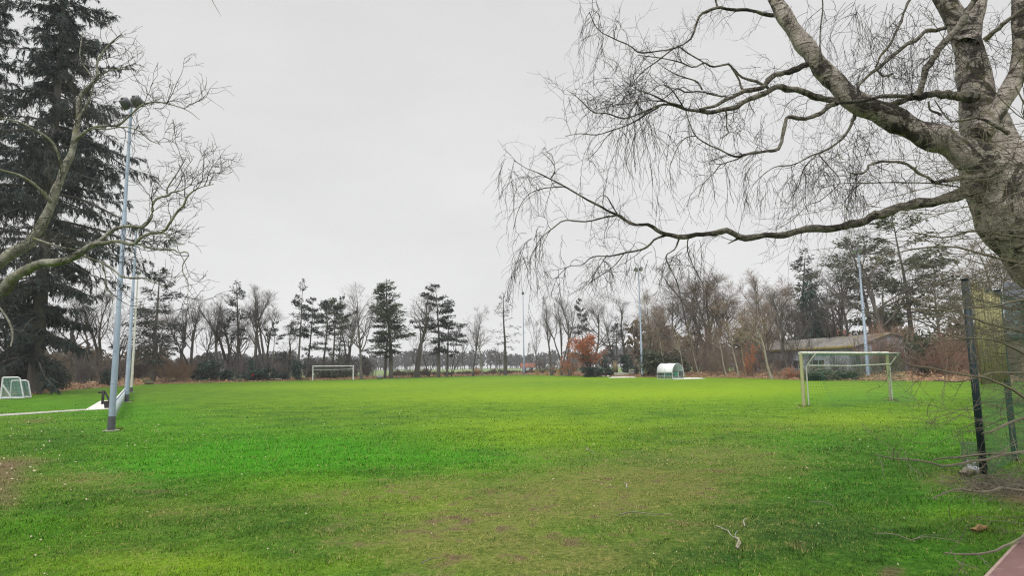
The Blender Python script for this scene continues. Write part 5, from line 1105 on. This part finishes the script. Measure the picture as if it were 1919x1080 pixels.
mb = MB(); a = np.linspace(-math.pi/2, math.pi/2, 9); mb.tube(np.stack([0*a, 0*a, .62+.62*np.sin(a)], -1), np.maximum(.62*np.cos(a), .01), 16)
b_ = mb.build('red_ball', M['red_ball'], None, loc=tuple(G(474, 109, .75))); b_.scale = (.55, .55, .55); tag(b_, 'bright red ball caught in the dark bushes left of the far goal', 'ball')
def stump(px, d, r, h, label):
    o = empty('tree_stump', tuple(G(px, d, .05)), label, 'stump', 'fresh cut stumps'); mb = MB()
    mb.tube([[0, 0, -.1], [0, 0, .2], [.03, 0, h]], [r*1.5, r*1.1, r], 12); mb.build('bark', M['wood_chip'], o)
    mb = MB(); mb.tube([[.03, 0, h], [.03, 0, h+.012]], [r*.96, r*.96], 12); mb.build('cut_top', M['wood_cut'], o)
stump(1046, 128, .42, 1.15, 'pale freshly cut stump left of the copper beech'); stump(1024, 136, .25, .9, 'slim cut stump second from the copper beech'); stump(1004, 142, .28, 1.2, 'cut stump below the windswept sapling'); stump(1009, 140, .22, .9, 'thin cut stump close by the windswept sapling')
def pillar():
    o = empty('wooden_pillar', tuple(G(1153, 113, .1)), 'weathered wooden board pillar in front of the dark spruce', 'pillar')
    mb = MB(); mb.box([0, 0, 1.6], [.85, .16, 1.9]); mb.build('board', M['pillar_wood'], o)
    for x in (-.36, .36): mb = MB(); mb.tube([[x, .1, -.1], [x, .1, 2.55]], .06, 8); mb.build('leg', M['bark'], o)
    mb = MB(); mb.box([0, 0, 2.66], [1.15, .4, .1]); mb.build('cap', M['roof_grey'], o)
    o = empty('low_wall', tuple(G(1166, 112, 0)), 'low pale concrete wall at the foot of the dark spruce', 'wall')
    mb = MB(); mb.box([0, 0, .28], [2.9, .35, .62]); mb.build('body', M['concrete_old'], o)
    mb = MB(); mb.box([0, 0, .62], [3.0, .42, .06]); mb.build('coping', M['concrete'], o)
    o = empty('gate_pillar', tuple(G(1185, 111, 0)), 'short mossy stone pillar right of the low wall', 'pillar')
    mb = MB(); mb.box([0, 0, .5], [.75, .6, 1.1], .3); mb.build('shaft', M['stone'], o); mb = MB(); mb.box([0, 0, 1.1], [.9, .75, .12], .3); mb.build('cap', M['concrete_old'], o)
pillar()

# ------------------------------------------------------------------ sticks and wood on the near grass
def stick(px_pts, r, label, mat, seed):
    rng = np.random.default_rng(seed); mb = MB()
    for pts in px_pts:
        L = catmull(np.array([[*(GP(x, y)+np.array([0, 0, .048+.012*math.sin(i*2.3)])), 1.0] for i, (x, y) in enumerate(pts)]), 16)[:, :3]; L[:, :2] += rng.normal(0, r*.4, (16, 2))
        mb.tubes(L[None], np.linspace(r, r*.45, 16)[None], 6)
    o = mb.build('fallen_branch', mat); tag(o, label, 'branch', 'fallen branches on the grass'); return o
W = simple('pale_stick', (.36, .34, .29), (.22, .21, .17), 9, .9); W2 = simple('dull_stick', (.22, .20, .15), (.13, .12, .09), 9, .9)
stick([[(1380, 1037), (1384, 1022), (1372, 1012), (1362, 1003), (1340, 994)], [(1381, 1033), (1386, 1022), (1377, 1012), (1383, 1005)], [(1382, 1038), (1388, 1030), (1385, 1018)]], .010, 'white forked fallen branch on the grass at the lower right centre', W, 1)
stick([[(1396, 995), (1394, 985), (1400, 977)]], .008, 'short pale twig beyond the white forked branch', W, 2)
stick([[(1175, 921), (1174, 914), (1168, 910)]], .010, 'small curled white twig in the middle of the worn grass', W, 3)
stick([[(1162, 973), (1185, 969), (1225, 970), (1262, 972)]], .010, 'long dull stick lying flat left of the white forked branch', W2, 4)
stick([[(1520, 948), (1545, 950), (1566, 956)]], .007, 'thin twig on the dark green grass', W2, 5)
stick([[(1640, 1009), (1676, 1012), (1712, 1020), (1730, 1014), (1768, 1013)], [(1712, 1020), (1740, 1018), (1800, 1022)]], .007, 'long thin pale twig on the grass near the table', W2, 6)
stick([[(790, 1066), (810, 1058), (826, 1055)]], .007, 'little dark stick at the bottom centre of the grass', W2, 7)
stick([[(1098, 842), (1108, 850), (1116, 856)]], .010, 'grey twig at the far side of the worn grass', W2, 8)
def chunk(px, py, L, r, yaw, label, mat, seed):
    rng = np.random.default_rng(seed); g = GP(px, py); n = 14; k = 10; v = []; q = []
    for i in range(k):
        t = i/(k-1); rr = r*(.35+.9*math.sin(math.pi*(.12+.76*t)))
        for j in range(n): a = 6.283*j/n; e = 1+.22*math.sin(3*a+i)+rng.normal(0, .14); v.append([L*(t-.5)+rng.normal(0, .008), rr*e*math.cos(a), .02+max(0, rr*(.6+.75*e*math.sin(a)))])
    for i in range(k-1):
        for j in range(n): q.append([i*n+j, i*n+(j+1) % n, (i+1)*n+(j+1) % n, (i+1)*n+j])
    mb = MB(); mb.add(v, q); o = mb.build('rotten_wood', mat, None, loc=tuple(g), smooth=True); o.rotation_euler = (0, 0, yaw); tag(o, label, 'wood', 'rotten wood pieces'); return o
chunk(1838, 998, .30, .036, .5, 'crumbling mossy piece of wood on the grass by the table', M['wood_chip'], 1)
log(1921, 8.2, .085, .9, .45, 'short pale yellow log at the right edge of the grass')
chunk(1814, 893, .30, .07, .4, 'dark rotten lump at the foot of the wire basket', M['bark_mossy'], 3)
def brush():
    rng = np.random.default_rng(6); mb = MB(); n = 420
    c = np.array([GP(x, y) for x, y in zip(rng.normal(1888, 50, n), rng.normal(916, 12, n))]); c[:, 2] = rng.uniform(.01, .10, n)
    d = np.stack([rng.normal(0, 1, n), rng.normal(0, .8, n), rng.normal(.05, .12, n)], -1); p = grow(rng, c, d, rng.uniform(.15, .6, n), 6, .12, -.02); p[:, :, 2] = np.maximum(p[:, :, 2], .012)
    mb.tubes(p, taper(rng.uniform(.003, .007, n), np.full(n, .002), 6), 4); tag(mb.build('brushwood', M['haw_twig'], smooth=False), 'heap of thin dead twigs at the foot of the fence', 'brushwood', kind='stuff')
brush()
# ------------------------------------------------------------------ the trees around the field
U = 'bare undergrowth on the left of the field'
T = [ # kind, px, depth, top row, half width px, label, group, lean
 ('oak', 20, 92, 560, 90, 'bare tree behind the tall spruce at the left edge', None, 0),
 ('slim', 150, 96, 548, 42, 'leafless tree half hidden at the right side of the tall spruce', None, 0),
 ('forked', 188, 96, 540, 46, 'bare forked tree left of the nearest mast', None, 0),
 ('oak', 222, 104, 560, 42, 'bare tree behind the nearest mast', None, 0),
 ('fir', 287, 99, 500, 50, 'broad dark spruce right of the left masts', None, 0),
 ('brown', 300, 106, 560, 44, 'brown leafless tree mixed into the broad dark spruce', None, 0),
 ('slim', 338, 108, 552, 26, 'slender bare tree right of the broad dark spruce', None, 0),
 ('forked', 358, 110, 548, 36, 'bare tree with many upright forks above the holly bushes', None, 0),
 ('oak', 382, 112, 556, 34, 'bare rounded tree above the first holly bush', None, 0),
 ('slim', 404, 110, 546, 26, 'bare tree above the dark holly bushes', None, .03),
 ('forked', 425, 114, 558, 34, 'leaning forked bare tree left of the tall larch', None, -.03),
 ('thin', 445, 112, 521, 26, 'tall thin conifer with open top among the bare trees at left', None, -.01),
 ('pine', 436, 112, 592, 24, 'small dark pine leaning left beneath the tall thin conifer', None, -.12),
 ('slim', 470, 113, 540, 28, 'bare tree just right of the tall thin conifer', None, 0),
 ('forked', 496, 113, 528, 40, 'large bare tree with upswept crown left of the umbrella pine', None, .03),
 ('oak', 452, 128, 575, 36, 'bare tree farther back behind the thin conifer', None, 0),
 ('pine', 509, 111, 598, 28, 'dark umbrella shaped pine with two flat tiers', None, .03),
 ('thin', 559, 114, 519, 22, 'tall spruce with narrow tip left of the far goal', None, 0.01),
 ('pads', 574, 115, 556, 30, 'leaning spruce right behind the narrow tipped one', None, .10),
 ('slim', 540, 118, 606, 16, 'thin bare sapling left of the narrow tipped spruce', None, 0),
 ('pine', 602, 118, 556, 30, 'leaning pine behind the left half of the far goal', None, .13),
 ('wide', 622, 118, 556, 28, 'twiggy dark pine behind the middle of the far goal', None, .06),
 ('pine', 634, 119, 548, 24, 'upright pine behind the right half of the far goal', None, .03),
 ('forked', 650, 124, 560, 28, 'bare tree behind the right post of the far goal', None, 0),
 ('oak', 678, 116, 516, 46, 'big bare oak with pale saw cuts right of the far goal', None, 0.01),
 ('dense', 733, 122, 524, 33, 'dense green fir right of the big bare oak', None, 0),
 ('pads', 722, 123, 570, 32, 'lower dark spruce standing against the dense green fir', None, 0),
 ('slim', 782, 128, 528, 32, 'tall bare tree between the green fir and the dark spruce', None, .01),
 ('sapling', 773, 128, 620, 14, 'thin leaning sapling beside the tall bare tree', None, .10),
 ('pads', 822, 131, 530, 44, 'dark spruce with separate flat tiers in the middle of the tree line', None, .02),
 ('pads', 838, 133, 570, 28, 'shorter dark spruce touching the tiered one', None, .02),
 ('sapling', 802, 134, 618, 26, 'small bare tree below the tiered spruce', None, 0),
 ('sapling', 846, 134, 606, 28, 'small leaning bare tree right of the tiered spruces', None, .22),
 ('oak', 886, 138, 566, 30, 'round crowned bare tree right of the tiered spruces', None, .01),
 ('sapling', 868, 142, 630, 14, 'bare sapling left of the round crowned bare tree', None, 0),
 ('pale', 904, 142, 610, 16, 'white stemmed young birch in the gap', None, -.06),
 ('sparse', 947, 148, 549, 28, 'sparse larch with single flat branches in the gap', None, 0),
 ('sapling', 938, 150, 640, 18, 'leaning sapling at the foot of the sparse larch', None, -.15),
 ('sapling', 992, 152, 640, 12, 'little bare tree right of the far mast', None, .05),
 ('sapling', 1006, 146, 588, 22, 'windswept bare sapling right of the far mast', None, .03),
 ('slim', 1033, 136, 548, 16, 'slim tall bare tree right of the windswept sapling', None, .02),
 ('forked', 1052, 132, 550, 28, 'bare tree left of the copper beech', None, 0),
 ('slim', 1068, 128, 556, 22, 'bare tree just behind the copper beech, on its left', None, 0),
 ('pads', 1092, 128, 558, 18, 'dark conifer top showing above the copper beech', None, .02),
 ('oak', 1118, 124, 544, 38, 'wide bare tree right above the copper beech', None, -.01),
 ('fir', 1155, 117, 604, 24, 'dark low spruce behind the wooden pillar', None, 0),
 ('slim', 1174, 122, 552, 22, 'bare tree behind the wooden pillar', None, 0),
 ('oak', 1150, 130, 560, 30, 'bare tree behind the dark low spruce', None, 0),
 ('brown', 1225, 108, 535, 40, 'brown bare tree right of the mast by the dugout', None, 0),
 ('oak', 1266, 106, 520, 58, 'stout forked bare tree above the dugout', None, .0),
 ('brown', 1300, 110, 512, 46, 'tall brown bare tree right above the dugout', None, 0),
 ('brown', 1340, 112, 494, 52, 'highest brown bare tree right of the dugout', None, 0),
 ('forked', 1322, 124, 500, 48, 'grey bare tree behind the highest brown tree', None, 0),
 ('brown', 1380, 108, 520, 48, 'brown bare tree left of the barn end', None, 0),
 ('brown', 1420, 104, 498, 52, 'brown bare tree in front of the left end of the barn', None, 0),
 ('brown', 1455, 106, 512, 46, 'brown bare tree behind the left part of the barn', None, 0),
 ('brown', 1245, 118, 560, 44, 'brown bare tree behind the dugout trees', None, 0),
 ('thin', 1507, 112, 462, 34, 'pointed spruce rising behind the barn', None, 0),
 ('wide', 1528, 108, 500, 36, 'dull green conifer behind the barn roof', None, 0),
 ('oak', 1580, 100, 455, 60, 'bare tree left of the blue mast behind the near goal', None, 0),
 ('wide', 1640, 92, 438, 60, 'broad dark green pine behind the near goal', None, -.02),
 ('oak', 1662, 80, 398, 96, 'large spreading bare tree right of the blue mast', None, .06),
 ('wide', 1714, 84, 384, 68, 'tall dark conifer with bare lower trunk left of the ball fence', None, 0),
 ('oak', 1775, 92, 470, 70, 'bare tree behind the top of the ball fence', None, 0),
 ('brown', 1860, 70, 430, 90, 'brown bare tree behind the ball fence', None, 0),
 ('pale', 1283, 99, 600, 12, 'pale thin birch stem leaning left behind the dugout', None, -.20),
 ('pale', 1248, 101, 610, 12, 'pale thin stem leaning left just above the dugout', None, -.16),
 ('pale', 1310, 98, 600, 14, 'thin pale leaning stem right of the dugout', None, -.25),
 ('pale', 1360, 94, 590, 18, 'thin grey leaning stem midway between dugout and near goal', None, -.22),
 ('pale', 1384, 90, 560, 22, 'tall pale leaning stem left of the near goal', None, -.18),
 ('pale', 1398, 89, 590, 20, 'pale leaning stem nearest to the near goal on its left', None, -.16),
 ('pale', 1445, 80, 560, 30, 'crooked pale sapling behind the left post of the near goal', None, -.28),
 ('slim', 1545, 90, 520, 30, 'slender dark tree standing before the middle of the barn', None, 0),
 ('slim', 1562, 88, 540, 26, 'slender dark tree just left of the blue mast', None, 0),
 ('sapling', 1508, 86, 575, 30, 'small bare tree before the barn wall', None, 0),
 ('slim', 1475, 84, 540, 26, 'dark slender tree just above the left post of the near goal', None, .03),
 ('forked', 1500, 96, 560, 40, 'thin forked tree half hiding the barn', None, 0),
 ('slim', 1590, 84, 520, 26, 'slender tree touching the left side of the blue mast', None, -.02),
 ('brown', 1440, 92, 560, 40, 'low brown tree covering the left end of the barn', None, 0),
]
for k, px, d, yt, hw, lb, g, ln in T: put(k, px, d, yt, hw, lb, g, ln)
# copper beech with its old leaves
def beech():
    rng = np.random.default_rng(77); g = G(1105, 114, .1); o = empty('copper_beech', tuple(g), 'small beech still covered in rust orange dead leaves', 'tree')
    A, B = bare_tree(71, 7.0, .36, .08, 22, fork=1, dens=1.0, rt=.10, tw=.01); A.build('trunk', M['bark'], o); B.build('twigs', M['twig_brown'], o, smooth=False)
    C = MB(); n = 3600; v = np.concatenate(B.v); i = rng.integers(0, len(v), n*2); c = v[i]+rng.normal(0, .12, (n*2, 3)); c = c[(c[:, 2] > .4) & (np.sin(c[:, 0]*2.3+c[:, 2]*1.9)+np.sin(c[:, 1]*2.1-c[:, 2]*1.3) > -1.2)][:n]
    C.sprays(c, rng.normal(size=(len(c), 3)), rng.uniform(.12, .26, len(c)), rng.uniform(.045, .09, len(c)), rng); C.build('crown', M['beech_leaf'], o, smooth=False)
    top = P(1105, 624, 114)[2]; s = top/np.concatenate(C.v)[:, 2].max(); hw = 36*114/F/np.percentile(np.abs(np.concatenate(C.v)[:, 0]), 97); o.scale = (hw, hw, s)
beech()
# bushes: evergreen ones by name, bare scrub in groups that nothing tells apart
E = [('holly', 398, 106, 672, 20, 'dark holly bush third from the left masts'), ('holly', 372, 107, 688, 14, 'low dark holly bush left of the tallest one'), ('holly', 428, 107, 690, 22, 'wide low holly bush behind the white ended log'), ('holly', 476, 110, 688, 22, 'dark bush holding the red ball'), ('holly', 506, 111, 684, 18, 'dark bush under the umbrella pine'),
     ('holly', 533, 112, 696, 20, 'low dark bush left of the narrow tipped spruce'), ('holly', 556, 113, 672, 11, 'narrow dark bush at the foot of the narrow tipped spruce'), ('holly', 468, 109, 668, 9, 'upright holly beside the red ball'), ('laurel', 612, 120, 690, 26, 'green bush behind the left half of the far goal'), ('laurel', 645, 121, 692, 24, 'green bush behind the right half of the far goal'),
     ('holly', 80, 62, 668, 32, 'dark evergreen bush at the foot of the tall spruce'), ('holly', 108, 66, 690, 16, 'smaller dark bush right of the tall spruce trunk'), ('holly', 204, 84, 690, 14, 'dark holly bush just left of the nearest mast'), ('holly', 52, 64, 660, 26, 'dark bush behind the training goals'), ('laurel', 12, 66, 690, 34, 'dull green bush at the far left behind the training goals'),
     ('holly', 1112, 112, 686, 22, 'dark low bush right of the copper beech'), ('holly', 1135, 115, 668, 14, 'dark bush left of the wooden pillar'), ('holly', 1172, 114, 662, 18, 'rounded dark bush right of the wooden pillar'), ('holly', 1190, 112, 684, 10, 'small blue green bush left of the mast by the dugout'), ('laurel', 1225, 104, 650, 28, 'olive green bush left behind the dugout'), ('laurel', 1254, 103, 655, 26, 'dark green bush behind the dugout'),
     ('laurel', 1570, 88, 608, 22, 'dark evergreen bush growing against the barn wall'), ('laurel', 1535, 72.5, 690, 34, 'low dark green bush seen through the near goal'), ('laurel', 1585, 71.5, 694, 22, 'small low bush right of the other one in the near goal'), ('laurel', 1740, 70, 610, 26, 'dark evergreen bush between near goal and ball fence'), ('holly', 1520, 104, 520, 34, 'tall ivy covered evergreen behind the barn roof')]
for k, px, d, yt, hw, lb in E: put(k, px, d, yt, hw, lb)
for px, d, yt, lb in ((322, 100, 668, 'tan leafy bush among the bare trees right of the left masts'), (340, 102, 672, 'tan bush close beside the other tan one'), (345, 103, 662, 'tall tan bush behind the pair of tan ones')): put('scrub_tan', px, d, yt, 18, lb)
rng = np.random.default_rng(99)
for k_, px in enumerate(np.linspace(-120, 300, 26)): put('scrub' if k_ % 3 == 0 else 'scrub_grey', px+rng.normal(0, 6), bd(px)+rng.uniform(4, 16), rng.uniform(640, 675), rng.uniform(16, 26), 'brown leafless scrub under the trees left of the far goal', 'brown scrub on the left')
for px in np.linspace(300, 700, 30): put('scrub_grey', px+rng.normal(0, 6), bd(px)+rng.uniform(6, 20), rng.uniform(655, 688), rng.uniform(10, 18), 'grey leafless scrub between the trunks around the far goal', 'grey scrub behind the far goal')
for px in np.linspace(740, 1070, 34): put('bramble', px+rng.normal(0, 3), bd(px)+rng.uniform(3, 9), rng.uniform(689, 696), rng.uniform(8, 14), 'low dark bramble bush along the gap in the middle', 'bramble bushes in the gap')
for px in np.linspace(1010, 1090, 8): put('scrub_grey', px+rng.normal(0, 3), bd(px)+rng.uniform(3, 10), rng.uniform(660, 680), rng.uniform(9, 14), 'grey scrub left of the copper beech', 'grey scrub left of the copper beech')
for px in np.linspace(1210, 1460, 38): put('scrub', px+rng.normal(0, 5), bd(px)+rng.uniform(2, 18), rng.uniform(610, 668), rng.uniform(12, 24), 'brown leafless scrub between dugout and near goal', 'brown scrub right of the dugout')
for px in np.linspace(1440, 1640, 20): put('scrub', px+rng.normal(0, 5), bd(px)+rng.uniform(2, 7), rng.uniform(662, 694), rng.uniform(12, 18), 'low brown scrub in front of the barn', 'low scrub before the barn')
for px in np.linspace(1630, 2000, 52): put('scrub_red', px+rng.normal(0, 5), bd(px)+rng.uniform(2, 16), rng.uniform(580, 650), rng.uniform(18, 36), 'tall red brown scrub behind the ball fence', 'red brown scrub behind the ball fence')
for px, d, yt, hw, lb in ((1405, 88, 640, 12, 'orange leaved twiggy bush at the left end of the barn'), (1062, 124, 668, 14, 'orange brown bush touching the copper beech'), (893, 146, 688, 6, 'small orange bush in the middle of the gap'), (1478, 78, 690, 16, 'reddish leafy bush beside the near goal')):
    A, B = scrub(int(px), 3, 20, .4); rr_ = np.random.default_rng(int(px)); v = np.concatenate(B.v); i = rr_.integers(0, len(v), 500); C = MB(); C.sprays(v[i], rr_.normal(size=(500, 3)), .22, .07, rr_)
    o = empty('leafy_bush', tuple(G(px, d, .05)), lb, 'bush'); A.build('stems', M['twig_brown'], o); C.build('foliage', M['beech_leaf'], o, smooth=False); B.build('twigs', M['twig_brown'], o, smooth=False)
    o.scale = (hw*d/F/1.3, hw*d/F/1.3, (P(px, yt, d)[2])/3.1)
for px in np.linspace(1395, 1650, 7): put('scrub_grey', px+rng.normal(0, 5), bd(px)+rng.uniform(3, 9), rng.uniform(600, 645), rng.uniform(14, 24), 'tall thin leafless scrub screening the barn', 'thin scrub screening the barn')
# a wall of woods far away across the meadow
def far_wood(name, u0, u1, d0, d1, n, h0, h1, label, seed, mat):
    rng = np.random.default_rng(seed); mb = MB(); u = rng.uniform(u0, u1, n); d = rng.uniform(d0, d1, n); x = (u-959.5)/F*d; H = rng.uniform(h0, h1, n)*(1+.12*np.sin(u*.05)+.10*np.sin(u*.017))
    p = np.stack([np.stack([x, d, 0*x], -1), np.stack([x, d, H*.5], -1), np.stack([x, d, H*.85], -1)], 1); mb.tubes(p, np.array([.3, .22, .1])[None]*np.ones((n, 1)), 4)
    k = 130; i = np.repeat(np.arange(n), k); a = rng.uniform(0, 6.28, n*k); e = rng.uniform(.22, 1.0, n*k); r = H[i]*.24*np.sqrt(np.clip(1-((e-.6)/.42)**2, .03, 1))*rng.random(n*k)**.5
    c = np.stack([x[i]+np.cos(a)*r, d[i]+np.sin(a)*r, e*H[i]], -1); mb.sprays(c, rng.normal(size=(n*k, 3))+np.array([0, 0, .4]), H[i]*.13, H[i]*.035, rng)
    o = mb.build(name, mat, smooth=False); tag(o, label, 'woods', kind='stuff')
M['far_leaf'] = leafmat('far_leaf', (.03, .032, .03), (.065, .06, .05), .05, trans=.05)
far_wood('far_forest', 330, 1350, 560, 640, 420, 11, 16, 'distant dark forest beyond the meadow', 1, M['far_leaf'])
far_wood('forest_edge', 150, 700, 175, 215, 170, 4.2, 6.2, 'grey forest edge behind the left tree line', 2, M['far_leaf'])
far_wood('back_woods', -250, 330, 120, 150, 120, 4.5, 7, 'brown woods behind the left scrub', 3, M['bramble'])
far_wood('side_woods', 1180, 2100, 128, 170, 190, 6, 10.5, 'brown woods behind the barn and thicket at the right', 4, M['bramble'])
# ------------------------------------------------------------------ air
def haze():
    mb = MB(); mb.box([0, 320, 24], [1440, 800, 50.2]); m = bpy.data.materials.new('haze'); m.use_nodes = True; nt = m.node_tree
    nt.nodes.remove(nt.nodes['Principled BSDF']); v = nt.nodes.new('ShaderNodeVolumePrincipled'); v.inputs['Density'].default_value = .00036; v.inputs['Color'].default_value = (.86, .87, .90, 1)
    nt.links.new(v.outputs[0], nt.nodes['Material Output'].inputs['Volume']); o = mb.build('haze', m, smooth=False); tag(o, 'thin grey haze in the air over the field', 'haze', kind='stuff')
haze()
